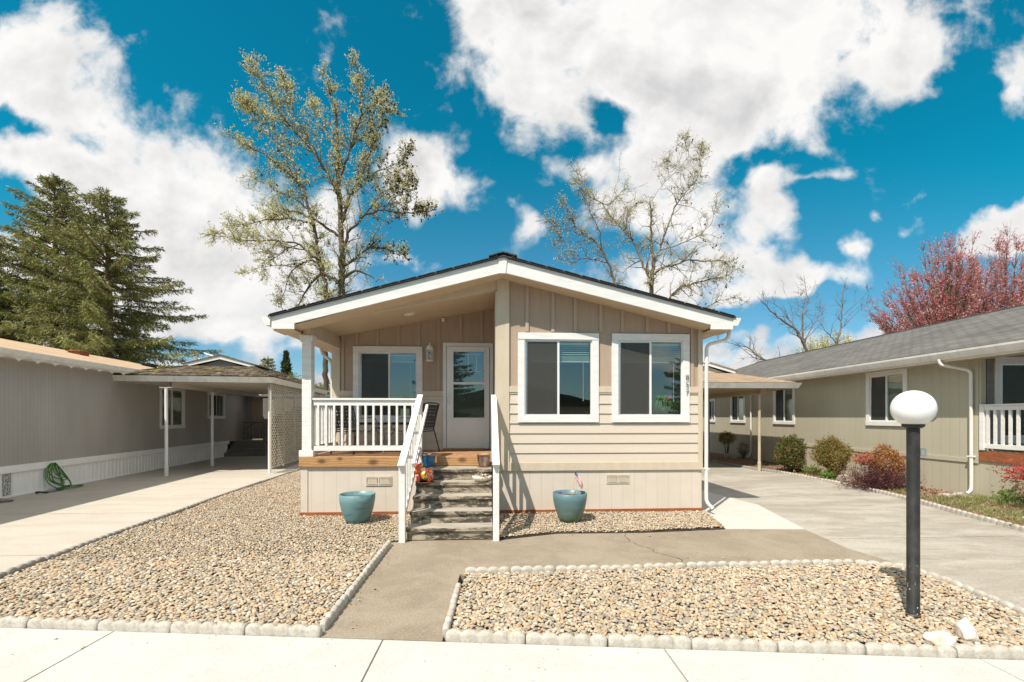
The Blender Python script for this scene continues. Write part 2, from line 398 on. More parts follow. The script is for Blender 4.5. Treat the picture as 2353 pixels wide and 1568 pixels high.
left_drive = [(-16, swy(-16)+.02),(-4.93, swy(-4.93)+.02)]+CURB_L+[(-6.0,30),(-16,30)]
structure('left_driveway', slabs(left_drive, [5.9,8.42,11.1,13.75,17.2,21], 0), M['drive_l'])
CURVE = [(4.10,4.94),(4.50,4.88),(4.64,4.70),(4.66,4.45),(4.60,4.0),(4.54,3.58),(4.50,3.2),(4.47,2.9)]
BORDER = [(7.35,2.52),(7.6,4.3),(7.93,6.3),(8.20,7.45),(8.55,8.7),(8.80,10.0),(8.86,11.6),(8.80,13.2),(8.60,14.2),(8.45,17.0),(8.45,24)]
right_drive = [(4.47, swy(4.47)+.02),(7.35, swy(7.35)+.02)]+BORDER[1:]+[(8.45,30),(3.9,30),(3.9,7.7),(4.0,5.0),(4.62,4.9),(4.64,4.45)]
structure('right_driveway', slabs(right_drive, [6.07,9.4,12.8,16.2,20], -.004), M['drive_r'])
path_poly = [(-1.27, swy(-1.27)+.015),(-.33, swy(-.33)+.015),(-.28,4.92),(4.1,4.97),(4.6,4.94),(4.74,5.1),(4.66,5.62),(4.80,6.585),(3.62,6.66),(2.3,6.53),(1.03,6.55),(.18,6.25),(.18,7.84),(-1.2,7.84),(-1.27,6.2)]
pth = structure('front_path', MB().prism(path_poly, .1, 2, -.1), M['path'])
# a hairline crack wandering over the path
cr = MB(); px_, py_ = 2.02, 6.50
while py_ > 5.15:
    nx_, ny_ = px_+random.uniform(-.035,.065), py_-random.uniform(.03,.07); wd_ = random.uniform(.0015,.005)
    cr.add([(px_-.004,py_,.0035),(px_+wd_,py_,.0035),(nx_+wd_,ny_,.0035),(nx_-.004,ny_,.0035)], [(0,1,2,3)]); px_, py_ = nx_, ny_
M['crack'] = mat('crack_dirt', (.05,.04,.03), rough=1)
cr.build('crack', M['crack'], pth)
structure('side_slab', MB().prism([(4.80,6.60),(3.62,6.675),(3.84,7.62),(3.86,24),(4.9,24),(4.98,10.06),(5.24,8.5)], .1, 2, -.095), M['slab'])
BED = [(x+.03, y) for x, y in BORDER]+[(10.5,24),(10.22,10),(10.12,8.7),(14,8.0),(14,1.72),(7.38,2.53)]
structure('right_planting_bed', MB().prism([BORDER[0]]+BED[1:], .12, 2, -.06), M['mulch'])

# ------------------------------------------------------------------ pebble beds
def inside(poly, P):
    x, y = P[:,0], P[:,1]; r_ = np.zeros(len(P), bool); n = len(poly)
    for i in range(n):
        x1, y1 = poly[i]; x2, y2 = poly[(i+1) % n]
        c = ((y1 > y) != (y2 > y)) & (x < (x2-x1)*(y-y1)/((y2-y1)+1e-12)+x1); r_ ^= c
    return r_
def ico(sub):
    bm = bmesh.new(); bmesh.ops.create_icosphere(bm, subdivisions=sub, radius=1)
    V = np.array([v.co[:] for v in bm.verts]); F = np.array([[v.index for v in f.verts] for f in bm.faces]); bm.free(); return V, F
ICO = {1: ico(1), 2: ico(2)}
def pebbles(poly, pitch, sub, zc):
    P0 = np.array(poly); x0, y0 = P0.min(0); x1, y1 = P0.max(0)
    gx_, gy_ = np.meshgrid(np.arange(x0, x1, pitch), np.arange(y0, y1, pitch*.87))
    gx_ = gx_+(np.arange(gx_.shape[0]) % 2)[:,None]*pitch/2
    P = np.stack([gx_.ravel(), gy_.ravel()], 1)+rng.normal(0, pitch*.22, (gx_.size, 2))
    P = P[inside(poly, P)]; n = len(P)
    v, f = ICO[sub]; k = len(v)
    big = rng.random(n)
    a = pitch*rng.uniform(.50, .78, n)*(1+.35*(big > .93)); b = a*rng.uniform(.62, .95, n); c = a*rng.uniform(.34, .62, n)
    V = v[None]*np.stack([a, b, c], 1)[:,None]
    V = V*(1+.10*np.sin(v[None]*3.1+rng.uniform(0, 6, (n,1,3))))           # not quite ellipsoids
    tx = rng.normal(0, .38, n); az = rng.uniform(0, 2*PI, n)
    ct, st = np.cos(tx)[:,None], np.sin(tx)[:,None]
    y_ = V[:,:,1]*ct-V[:,:,2]*st; z_ = V[:,:,1]*st+V[:,:,2]*ct
    ca, sa = np.cos(az)[:,None], np.sin(az)[:,None]
    X = V[:,:,0]*ca-y_*sa; Y_ = V[:,:,0]*sa+y_*ca
    und = .010*np.sin(P[:,0]*2.3+1)*np.cos(P[:,1]*1.9)
    X += P[:,0:1]; Y_ += P[:,1:2]; z_ += (zc+und+rng.normal(0, pitch*.20, n))[:,None]
    V = np.stack([X, Y_, z_], 2).reshape(-1,3)
    F = (f[None]+(np.arange(n)*k)[:,None,None]).reshape(-1,3)
    pal = np.array([(.50,.42,.32),(.45,.38,.29),(.56,.49,.39),(.40,.36,.30),(.34,.32,.28),(.46,.34,.22),(.52,.38,.23),(.28,.265,.24),(.62,.56,.47),(.44,.28,.18),(.37,.33,.26),(.50,.44,.36)])
    cl = pal[rng.choice(len(pal), n, p=[.14,.13,.12,.10,.08,.10,.07,.06,.06,.02,.06,.06])]*rng.uniform(.80, 1.12, (n,1))*np.array([1.02,.975,.915])
    return V, F, np.repeat(cl, k, 0)
mg, tg, pg, cog = base_mat('river_pebbles')
atg = tg.new('ShaderNodeAttribute', attribute_name='Col')
tg.link(tg.mixc(tg.math('MULTIPLY', tg.noise(cog, 90, 3, .6), .45), atg.outputs['Color'], tg.mixc(1.0, atg.outputs['Color'], (.62,.58,.52), 'MULTIPLY')), pg.inputs['Base Color'])
pg.inputs['Roughness'].default_value = .62; pg.inputs['Specular IOR Level'].default_value = .3
G_LEFT = [(-4.90,4.06),(-1.34,3.63),(-1.32,6.2),(-1.19,6.25),(-1.19,7.83),(-3.12,7.83),(-3.12,16.5),(-5.88,16.5),(-5.79,14.6),(-5.57,10.9),(-5.45,9.45),(-5.31,8.2),(-5.23,7.35),(-5.11,6.0),(-5.0,5.05)]
G_HOUSE = [(.19,6.27),(1.03,6.57),(2.3,6.55),(3.60,6.68),(3.82,7.62),(3.84,7.84),(.19,7.84)]
G_RIGHT = [(-.26, swy(-.26)+.06),(-.22,4.86),(1.1,4.86),(2.85,4.91)]+[(x-.04, y-.04) for x, y in CURVE[:-1]]+[(4.43, swy(4.43)+.06)]
def gravel(name, poly, sub_near, label):
    bs = MB().prism(poly, .1, 2, -.085).build(name+'_base', M['gravel_base'])
    bs['kind'] = 'structure'
    near = clip(poly, 1, 5.6, False); far = clip(poly, 1, 5.6, True); parts = []
    if len(near) > 2: parts.append(pebbles(near, .0295, 2, .034))
    if len(far) > 2: parts.append(pebbles(far, .030, 1, .034))
    V, F, K = cat_meshes(parts)
    o = np_mesh(name, V, F, mg, col=K, smooth=True); tag(o, label, 'gravel', None, 'stuff')
gravel('left_gravel', G_LEFT, 2, 'large bed of river pebbles between pale driveway, porch and front path')
gravel('foundation_gravel', G_HOUSE, 2, 'narrow strip of river pebbles along the foot of the beige house')
gravel('right_gravel', G_RIGHT, 2, 'bed of river pebbles round the globe lamp post')

# crumbs and stray pebbles kicked out of the beds
def strays(n, fx):
    P = np.array([fx() for _ in range(n)]); v, f = ICO[1]; k = len(v); r_ = rng.uniform(.0025,.007,n)*(1+1.2*(rng.random(n) > .93))
    V = v[None]*r_[:,None,None]*np.array([1,.8,.55])+np.c_[P, r_*.35+.004][:,None]
    cl = np.array([(.42,.34,.25),(.30,.26,.21),(.25,.17,.09),(.50,.44,.36)])[rng.integers(0,4,n)]
    return V.reshape(-1,3), (f[None]+(np.arange(n)*k)[:,None,None]).reshape(-1,3), np.repeat(cl, k, 0)
def s_walk():
    x = rng.uniform(-5,6); return (x, swy(x)-abs(rng.normal(0,.35))-.01)
def s_path():
    q = rng.random()
    if q < .35: return (-1.22+abs(rng.normal(0,.12)), rng.uniform(3.7,6.2))
    if q < .6: return (rng.uniform(-.2,4.5), 5.0+abs(rng.normal(0,.15)))
    if q < .85: return (rng.uniform(.2,3.6), 6.50-abs(rng.normal(0,.10)))
    return (rng.uniform(-1.2,4.4), rng.uniform(5.1,6.4))
V_, F_, K_ = cat_meshes([strays(70, s_walk), strays(240, s_path)])
tag(np_mesh('loose_crumbs', V_, F_, mg, col=K_, smooth=True), 'tiny stray pebbles and crumbs scattered on the sidewalk and front path', 'crumbs', None, 'stuff')

# ------------------------------------------------------------------ scalloped edging blocks
M['edging'] = concrete('edging_concrete', (.62,.585,.525), (.54,.50,.43), (.40,.34,.25), 5, spots=.1)
M['edging_g'] = concrete('grey_edging_concrete', (.42,.395,.35), (.36,.335,.295), (.30,.27,.23), 4, spots=.1)
def edging_mesh(nsc, h, w_=.055, pitch=.12):
    """rounded scallops on a straight foot; along +x from 0"""
    mb = MB(); ns = 8; cols_ = []
    for i in range(nsc*ns+1):
        u = i/ns; fr = abs((u % 1)-.5)*2; c = math.sqrt(max(0, 1-fr*fr*.93))
        cols_.append((u*pitch, h*.60+h*.42*c, w_*(.28+.20*c)))
    vs = []
    for (x, z, d) in cols_:
        vs += [(x,-d*.96-.004,-.05),(x,-d*.96-.004,z*.6),(x,-d,z*.82),(x,-d*.62,z*.97),(x,0,z),(x,d*.62,z*.97),(x,d,z*.82),(x,d*.96+.004,z*.6),(x,d*.96+.004,-.05)]
    k = 9; n = len(cols_)
    fs = [(i*k+j, i*k+j+1, (i+1)*k+j+1, (i+1)*k+j) for i in range(n-1) for j in range(k-1)]
    fs += [tuple(range(k)), tuple(range((n-1)*k, n*k))[::-1]]
    mb.add(vs, fs); return mb
EDG = {}
def edging_row(pts, label, group, mkey='edging', h=.080, nsc=5, start=0):
    L_ = [0]
    for a, b in zip(pts, pts[1:]): L_.append(L_[-1]+math.dist(a, b))
    def at(s_):
        for i in range(len(pts)-1):
            if s_ <= L_[i+1] or i == len(pts)-2:
                t_ = (s_-L_[i])/(L_[i+1]-L_[i]); return (pts[i][0]+(pts[i+1][0]-pts[i][0])*t_, pts[i][1]+(pts[i+1][1]-pts[i][1])*t_)
    s_ = start; bl = nsc*.12
    while s_+bl <= L_[-1]+.12:
        key = (nsc, h, mkey)
        a = at(s_); b = at(min(s_+bl, L_[-1]))
        if key not in EDG:
            o = edging_mesh(nsc, h).build('edging_block', M[mkey], smooth=True); EDG[key] = o
            for p_ in o.data.polygons: p_.use_smooth = len(p_.vertices) == 4
        else:
            o = EDG[key].copy(); C.objects.link(o)
        o.location = (a[0], a[1], random.uniform(-.006,.004))
        o.rotation_euler = (random.uniform(-.03,.03), 0, math.atan2(b[1]-a[1], b[0]-a[0])+random.uniform(-.012,.012))
        tag(o, label, 'edging block', group); s_ += bl+random.uniform(.004,.012)
edging_row([(-1.27, swy(-1.27)+.035), (-5.0, swy(-5.0)+.035)], 'scalloped pale concrete block edging the left pebble bed along the sidewalk', 'edging blocks along sidewalk, left bed')
edging_row([(-1.29, swy(-1.3)+.10), (-1.27, 6.2)], 'scalloped pale concrete block along left side of the short brown path', 'edging blocks along left side of path')
edging_row([(-.31, swy(-.3)+.10), (-.25,4.86)], 'scalloped white concrete block along right side of the short brown path', 'edging blocks along right side of path', nsc=4)
edging_row([(-.30, swy(-.3)+.035), (4.5, swy(4.5)+.035)], 'scalloped pale concrete block between sidewalk and the lamp post bed', 'edging blocks along sidewalk, lamp bed')
edging_row([(-.22,4.905),(1.1,4.90),(2.85,4.95)]+CURVE, 'scalloped white concrete block round the back of the lamp post bed', 'edging blocks round back of lamp bed', nsc=4)
edging_row([(x, y) for x, y in [(-4.97, swy(-4.97)+.12)]+CURB_L], 'small scalloped grey block along the left driveway edge', 'edging blocks along left driveway', mkey='edging_g', h=.082, nsc=4)
edging_row([(x+.03, y) for x, y in BORDER[:8]], 'scalloped cream concrete block between right driveway and planting bed', 'edging blocks along right planting bed')
edging_row([(x+.03, y) for x, y in BORDER[7:]], 'dirty scalloped block edging the bed under the right carport', 'edging blocks under right carport', mkey='edging_g')

# ================================================================== THE MAIN HOUSE
YF, YD = 7.85, 9.40
DK = 1.025                     # deck height
house = thing('manufactured_house', 'beige and tan single storey house with white trim, number 857 and front porch', 'house', (.35, YF, 0))
def zl(x): return 4.31+(x-.28)*.2745          # top of left rake
def zr(x): return 4.31-(x-.28)*.2425          # top of right rake
def ztop(x): return zl(x) if x < .28 else zr(x)
def zceil(x): return 3.27+.192*(x+3.1)
WIN1 = (.554,1.965,1.60,3.15); WIN2 = (2.196,3.585,1.60,3.15); WIN3 = (-2.681,-1.291,1.585,3.13); DOOR = (-.875,.150,DK,3.215)
def lap_wall(mb, x0, x1, z0, z1, y, holes, pitch=.171, phase=0):
    z = z0
    while z < z1-.02:
        zt = min(z+pitch, z1); segs = [(x0, x1)]
        for h in holes:
            if h[2] < zt-.01 and h[3] > z+.01:
                segs = [s for a, b in segs for s in ((a, min(b, h[0])), (max(a, h[1]), b)) if s[1]-s[0] > .01]
        for a, b in segs:
            mb.hexa([(a,y+.01,z),(b,y+.01,z),(b,y-.022,z),(a,y-.022,z)], [(a,y+.01,zt),(b,y+.01,zt),(b,y-.004,zt),(a,y-.004,zt)])
        z = zt
def inner(h, t_=.05): return (h[0]+t_, h[1]-t_, h[2]+t_, h[3]-t_)
def batten_wall(mb, x0, x1, z0, top, y, holes, battens, bat_mb, d=.03, bw=.055):
    xs_ = sorted(set([x0, x1]+[v for h in holes for v in h[:2] if x0 < v < x1]))
    for a, b in zip(xs_, xs_[1:]):
        hs = [h for h in holes if h[0] < (a+b)/2 < h[1]]
        zb = z0
        if hs: zb = hs[0][3]
        mb.hexa([(a,y,zb),(b,y,zb),(b,y+d,zb),(a,y+d,zb)], [(a,y,top(a)),(b,y,top(b)),(b,y+d,top(b)),(a,y+d,top(a))])
    for x in battens:
        zb = z0
        for h in holes:
            if h[0]-.10 < x < h[1]+.10: zb = h[3]+.07
        a, b = x-bw/2, x+bw/2
        bat_mb.hexa([(a,y-.026,zb),(b,y-.026,zb),(b,y+.002,zb),(a,y+.002,zb)], [(a,y-.026,top(a)),(b,y-.026,top(b)),(b,y+.002,top(b)),(a,y+.002,top(a))])
hb1, hb2, hb3 = inner(WIN1), inner(WIN2), inner(WIN3)
# bay, lower: horizontal lap boards
lw = MB(); lap_wall(lw, .404, 3.742, .90, 2.12, YF, [hb1, hb2]); lw.build('lap_siding', M['lap'], house)
lw = MB(); lap_wall(lw, -2.94, -.87, DK, 2.12, YD, [hb3]); lw.build('lap_siding', M['lap'], house)
tr_ = MB()
for a, b in ((.404,.56),(1.96,2.20),(3.58,3.742)): tr_.box(a, b, YF-.028, YF+.01, 2.12, 2.225)
tr_.box(.404, 3.742, YF-.03, YF+.01, .765, .905)
for a, b in ((-2.94,-2.675),(-1.297,-.873)): tr_.box(a, b, YD-.028, YD+.01, 2.12, 2.225)
islands(tr_, 'band_board', M['trim_tan'], house, .003)
bw_, bb_ = MB(), MB()
batten_wall(bw_, .404, 3.742, 2.225, lambda x: ztop(x)-.22, YF, [hb1, hb2], [.713,1.161,1.554,2.003,2.389,2.832,3.216,3.636], bb_)
bw_.build('panel_siding', M['batten'], house); bw_ = MB()
batten_wall(bw_, -2.94, .193, 2.225, lambda x: zceil(x)+.05, YD, [hb3, inner(DOOR, .02)], [-3.018+.13,-2.605,-2.197,-1.78,-1.362,-.967,-.512,-.083], bb_)
bw_.build('panel_siding', M['batten'], house); islands(bb_, 'batten', mat('batten_strip', (.455,.355,.275), (.43,.335,.26), 5, (3,3,.4), .6, .3, 60, .002), house)
cb = MB()
cb.hexa([(.193,YF-.035,.765),(.404,YF-.035,.765),(.404,YF+.06,.765),(.193,YF+.06,.765)], [(.193,YF-.035,4.07),(.404,YF-.035,4.06),(.404,YF+.06,4.06),(.193,YF+.06,4.07)])
cb.box(3.742,3.822,YF-.035,YF+.06,.765,3.26); cb.box(-3.10,-2.94,YD-.03,YD+.06,DK,3.25)
cb.box(.165,.193,YF-.03,YD,DK,3.86)
islands(cb, 'corner_board', M['trim_tan'], house, .003)
# skirting and the red board at its foot
sk = MB().box(.19,3.815,YF,YF+.04,.085,.765).box(-3.10,-1.09,YF+.005,YF+.04,.085,.85).box(-3.10,-3.06,YF+.04,22,.085,.95).box(3.775,3.815,YF+.04,22,.085,.8)
islands(sk, 'skirting', M['skirt'], house)
MB().box(-3.105,-2.995,YF-.008,YF+.005,.09,.852).build('skirting_corner', M['skirt'], house)
bsb = MB().box(.185,3.83,YF-.018,YF+.03,-.02,.088).box(-3.13,-1.10,YF-.015,YF+.03,-.02,.088).box(3.80,3.835,YF+.03,22,-.02,.088)
islands(bsb, 'base_board', M['redwood'], house, .004)
# hidden sides, back and the rooms behind the windows
sd = MB().box(3.78,3.815,YF+.04,22,.8,3.30).box(-3.08,-3.04,YD,22,.95,3.32)
sd.hexa([(-3.08,22,0),(3.815,22,0),(3.815,22.04,0),(-3.08,22.04,0)], [(-3.08,22,3.3),(3.815,22,3.3),(3.815,22.04,3.3),(-3.08,22.04,3.3)])
sd.prism([(-3.08,3.3),(3.815,3.3),(.28,4.2)], .04, 1, 22)
sd.box(.19,.23,YF+.06,YD+.03,DK,3.9)
islands(sd, 'side_wall', M['lap'], house)
rm = MB().box(.24,3.76,YF+.045,12,.98,1.0).box(.24,3.76,12,12.04,1.0,3.3).box(.24,3.76,YF+.045,12,3.3,3.32).box(3.74,3.77,YF+.045,12,1.0,3.3).box(.23,.26,YF+.045,12,1.0,3.3)
rm.box(-3.03,.22,YD+.045,12.5,.98,1.0).box(-3.03,.22,12.5,12.54,1.0,3.3).box(-3.03,.22,YD+.045,12.5,3.3,3.32).box(-3.04,-3.02,YD+.045,12.5,1.0,3.3)
rm.box(1.4,1.5,10.6,10.68,1.0,3.3).box(2.55,3.0,9.4,9.9,1.0,1.75)
islands(rm, 'room_wall', M['room'], house)
# roof
def shingle(name, c1, c2, rowdir='y', pitch=.14, tab=.25):
    m, t, p, co = base_mat(name)
    v = co if rowdir == 'y' else mapped(t, co, (1,1,1), (0,0,R(90)))
    br = t.new('ShaderNodeTexBrick', offset=.5, squash=1); t.link(v, br.inputs['Vector'])
    br.inputs['Scale'].default_value = 1; br.inputs['Brick Width'].default_value = tab; br.inputs['Row Height'].default_value = pitch
    br.inputs['Mortar Size'].default_value = .012; br.inputs['Mortar Smooth'].default_value = .4; br.inputs['Bias'].default_value = -.1
    br.inputs['Color1'].default_value = (*c1,1); br.inputs['Color2'].default_value = (*c2,1); br.inputs['Mortar'].default_value = tuple(x*.4 for x in c2)+(1,)
    col = t.mixc(t.math('MULTIPLY', t.noise(co, 130, 2), .5), br.outputs[0], tuple(x*1.7 for x in c1))
    col = t.mixc(t.smooth(t.noise(co, .8, 5), .4, .7), col, t.mixc(1.0, col, (.8,.8,.8), 'MULTIPLY'))
    t.link(col, p.inputs['Base Color']); p.inputs['Roughness'].default_value = .9; p.inputs['Specular IOR Level'].default_value = .15
    sx = t.new('ShaderNodeSeparateXYZ'); t.link(v, sx.inputs[0])
    saw = t.math('FRACT', t.math('DIVIDE', sx.outputs[1], pitch))
    bump(t, p, t.math('ADD', t.math('MULTIPLY', br.outputs[1], -1.2), t.math('ADD', saw, t.math('MULTIPLY', t.noise(co, 90, 2), .3))), .9, .012)
    return m
M['shingle_main'] = shingle('dark_shingles', (.07,.068,.066), (.045,.044,.043), 'x')
rf = MB(); Y0, Y1 = 7.385, 22.4
XL, XR = -3.43, 4.18
rf.hexa([(XL,Y0,zl(XL)),(.28,Y0,4.31),(.28,Y1,4.31),(XL,Y1,zl(XL))], [(XL,Y0,zl(XL)+.016),(.28,Y0,4.332),(.28,Y1,4.332),(XL,Y1,zl(XL)+.016)])
rf.hexa([(.281,Y0,4.31),(XR,Y0,zr(XR)),(XR,Y1,zr(XR)),(.281,Y1,4.31)], [(.281,Y0,4.332),(XR,Y0,zr(XR)+.016),(XR,Y1,zr(XR)+.016),(.281,Y1,4.332)])
# the stepped courses that show along the rake and the ridge cap
for k in range(13):
    a = XL+.02+k*.29; b = min(a+.26, .2)
    rf.hexa([(a,Y0-.012,zl(a)+.018),(b,Y0-.012,zl(b)+.018),(b,Y1,zl(b)+.018),(a,Y1,zl(a)+.018)], [(a,Y0-.012,zl(a)+.022),(b,Y0-.012,zl(b)+.027),(b,Y1,zl(b)+.027),(a,Y1,zl(a)+.022)])
    a2 = XR-.02-k*.29; b2 = max(a2-.26, .36)
    rf.hexa([(b2,Y0-.012,zr(b2)+.018),(a2,Y0-.012,zr(a2)+.018),(a2,Y1,zr(a2)+.018),(b2,Y1,zr(b2)+.018)], [(b2,Y0-.012,zr(b2)+.027),(a2,Y0-.012,zr(a2)+.022),(a2,Y1,zr(a2)+.022),(b2,Y1,zr(b2)+.027)])
for k in range(int((Y1-Y0)/.2)):
    y_ = Y0-.02+k*.2; d_ = .008*(k % 2)
    rf.prism([(.05,4.31-.02+d_),(.28,4.365+d_),(.51,4.31-.01+d_),(.51,4.325+d_),(.28,4.382+d_),(.05,4.31+d_)], .21, 1, y_)
roof = rf.build('roof', M['shingle_main'], house)
MB().hexa([(XL-.005,Y0-.006,zl(XL)-.014),(.28,Y0-.006,4.296),(.28,Y0+.02,4.296),(XL-.005,Y0+.02,zl(XL)-.014)], [(XL-.005,Y0-.006,zl(XL)-.002),(.28,Y0-.006,4.308),(.28,Y0+.02,4.308),(XL-.005,Y0+.02,zl(XL)-.002)]).hexa([(.281,Y0-.006,4.296),(XR,Y0-.006,zr(XR)-.014),(XR,Y0+.02,zr(XR)-.014),(.281,Y0+.02,4.296)], [(.281,Y0-.006,4.308),(XR,Y0-.006,zr(XR)-.002),(XR,Y0+.02,zr(XR)-.002),(.281,Y0+.02,4.308)]).build('drip_edge', M['roof_edge'], roof)
YR = 7.42
rk = MB()
rk.prism([(-3.41,zl(-3.41)-.015),(.235,zl(.235)-.015),(.235,zl(.235)-.255),(-3.04,3.185),(-3.04,3.093),(-3.395,3.093)], .035, 1, YR)
rk.prism([(.325,zr(.325)-.015),(4.155,zr(4.155)-.015),(4.15,3.165),(3.77,3.165),(3.77,zr(3.77)-.225),(.325,zr(.325)-.255)], .035, 1, YR)
rk.prism([(.195,4.30),(.355,4.30),(.325,4.036),(.235,4.036)], .05, 1, YR-.014)
islands(rk, 'fascia', M['white_wood'], house, .003)
ef = MB().box(-3.405,-3.38,YR+.035,22.3,3.10,zl(-3.40)-.02).box(4.125,4.15,YR+.035,22.3,3.17,zr(4.15)-.02)
islands(ef, 'eave_fascia', M['white'], house)
sf = MB()
for (a, b) in ((-3.38,.28),(.28,4.125)):
    n_ = 8
    for i in range(n_):
        p_ = a+(b-a)*i/n_; q_ = a+(b-a)*(i+1)/n_
        y2 = YF+.03
        for u0, u1 in ((p_, q_),):
            z0_, z1_ = ztop(u0)-.235, ztop(u1)-.235
            sf.hexa([(u0,YR+.035,z0_),(u1,YR+.035,z1_),(u1,y2,z1_),(u0,y2,z0_)], [(u0,YR+.035,z0_+.01),(u1,YR+.035,z1_+.01),(u1,y2,z1_+.01),(u0,y2,z0_+.01)])
sf.box(-3.38,-3.10,YR+.035,22,3.10,3.11).box(3.822,4.125,YR+.035,22,3.172,3.182)       # level boxed eaves
sf.prism([(-3.38,3.10),(-3.10,3.10),(-3.10,3.20),(-3.38,3.13)], .02, 1, YF-.0).prism([(3.78,3.172),(4.125,3.172),(4.125,3.2),(3.78,3.29)], .02, 1, YF-.03)
sf.build('soffit', M['soffit'], house)
cl_ = MB().hexa([(-3.08,YF+.08,zceil(-3.08)),(.195,YF+.08,zceil(.195)),(.195,YD,zceil(.195)+.03),(-3.08,YD,zceil(-3.08)+.03)], [(-3.08,YF+.08,zceil(-3.08)+.02),(.195,YF+.08,zceil(.195)+.02),(.195,YD,zceil(.195)+.05),(-3.08,YD,zceil(-3.08)+.05)])
M['ceil'] = mat('porch_ceiling', (.60,.475,.335), (.57,.45,.315), 3, rough=.6, bmp=.1, groove=(0,.30,.004))
ceil = cl_.build('porch_ceiling', M['ceil'], house)
cx_, cz_ = -1.415, zceil(-1.415)+.012
MB(lambda x, y, z: (x, y, z+x*.192)).lathe([(.0,-.004),(.055,-.004),(.06,-.012),(.095,-.010),(.10,.006)], (0,0), 28).build('ceiling_light', M['vinyl'], house, smooth=True).location = (cx_,8.55,cz_)
bm_ = MB().hexa([(-3.10,YF,zceil(-3.10)-.035),(.193,YF,zceil(.193)-.02),(.193,YF+.09,zceil(.193)-.02),(-3.10,YF+.09,zceil(-3.10)-.035)], [(-3.10,YF,3.30),(.193,YF,4.05),(.193,YF+.09,4.05),(-3.10,YF+.09,3.30)])
bm_.hexa([(-3.10,YF+.09,3.06),(-2.95,YF+.09,3.06),(-2.95,YD,3.08),(-3.10,YD,3.08)], [(-3.10,YF+.09,3.33),(-2.95,YF+.09,3.33),(-2.95,YD,3.37),(-3.10,YD,3.37)])
islands(bm_, 'porch_beam', M['trim_tan'], house, .003)
post = MB().box(-3.095,-2.94,YF+.01,YF+.165,DK+.10,2.97).build('porch_post', M['white_wood'], house, bevel=.004)
MB().box(-3.135,-2.90,YF-.02,YF+.20,DK,DK+.105).box(-3.12,-2.915,YF-.012,YF+.19,2.965,3.075).build('post_collar', M['white_wood'], post, bevel=.006)
MB().box(-3.08,-2.955,YF+.03,YF+.15,3.07,3.24).build('post_neck', M['trim_tan'], post)
# gutters and downspouts
gt = MB()
for sx, xx, zz in ((-1, XL+.025, zl(XL)-.015), (1, XR-.03, zr(XR)-.01)):
    gt = MB()
    prof = [(xx, zz-.13), (xx+sx*.07, zz-.13), (xx+sx*.085, zz-.10), (xx+sx*.12, zz-.035), (xx+sx*.125, zz), (xx+sx*.118, zz), (xx+sx*.112, zz-.03), (xx+sx*.075, zz-.11), (xx+sx*.01, zz-.12), (xx+sx*.006, zz), (xx, zz)]
    gt.prism(prof if sx > 0 else prof[::-1], 14.9, 1, YR-.012)
    gt.prism([(xx, zz-.13), (xx+sx*.07, zz-.13), (xx+sx*.12, zz-.035), (xx+sx*.125, zz), (xx, zz)], .008, 1, YR-.02)
    gt.build('gutter', M['gutter'], house)
def spout(pts, name='downspout', m='gutter', parent=None, r=.042, sq=.72, n=12):
    P_ = [Vector(p) for p in pts]; out = [P_[0]]
    for i in range(1, len(P_)-1):        # round the elbows
        a, b, c = P_[i-1], P_[i], P_[i+1]; d1 = (a-b).normalized(); d2 = (c-b).normalized(); rr = min(.09, (a-b).length*.45, (c-b).length*.45)
        for t_ in np.linspace(0, 1, 6): out.append(b+d1*rr*(1-t_)**2+d2*rr*t_**2)
    out.append(P_[-1]); mb = MB()
    return mb.tube(out, r, n, False, sq).tube([p for p in out], r*.9, n, False, sq).build(name, M[m], parent, smooth=True)
spout([(4.20,7.62,3.22),(4.17,7.62,3.03),(3.86,7.76,2.96),(3.86,7.77,.34),(3.865,7.77,.20),(3.93,7.66,.10)], parent=house)
MB().box(3.815,3.905,7.735,7.812,2.64,2.66).box(3.815,3.905,7.735,7.812,.78,.80).build('strap', M['gutter'], house)
spout([(-3.40,9.62,3.10),(-3.36,9.60,2.98),(-3.16,9.58,2.84),(-3.16,9.58,.2)], parent=house)
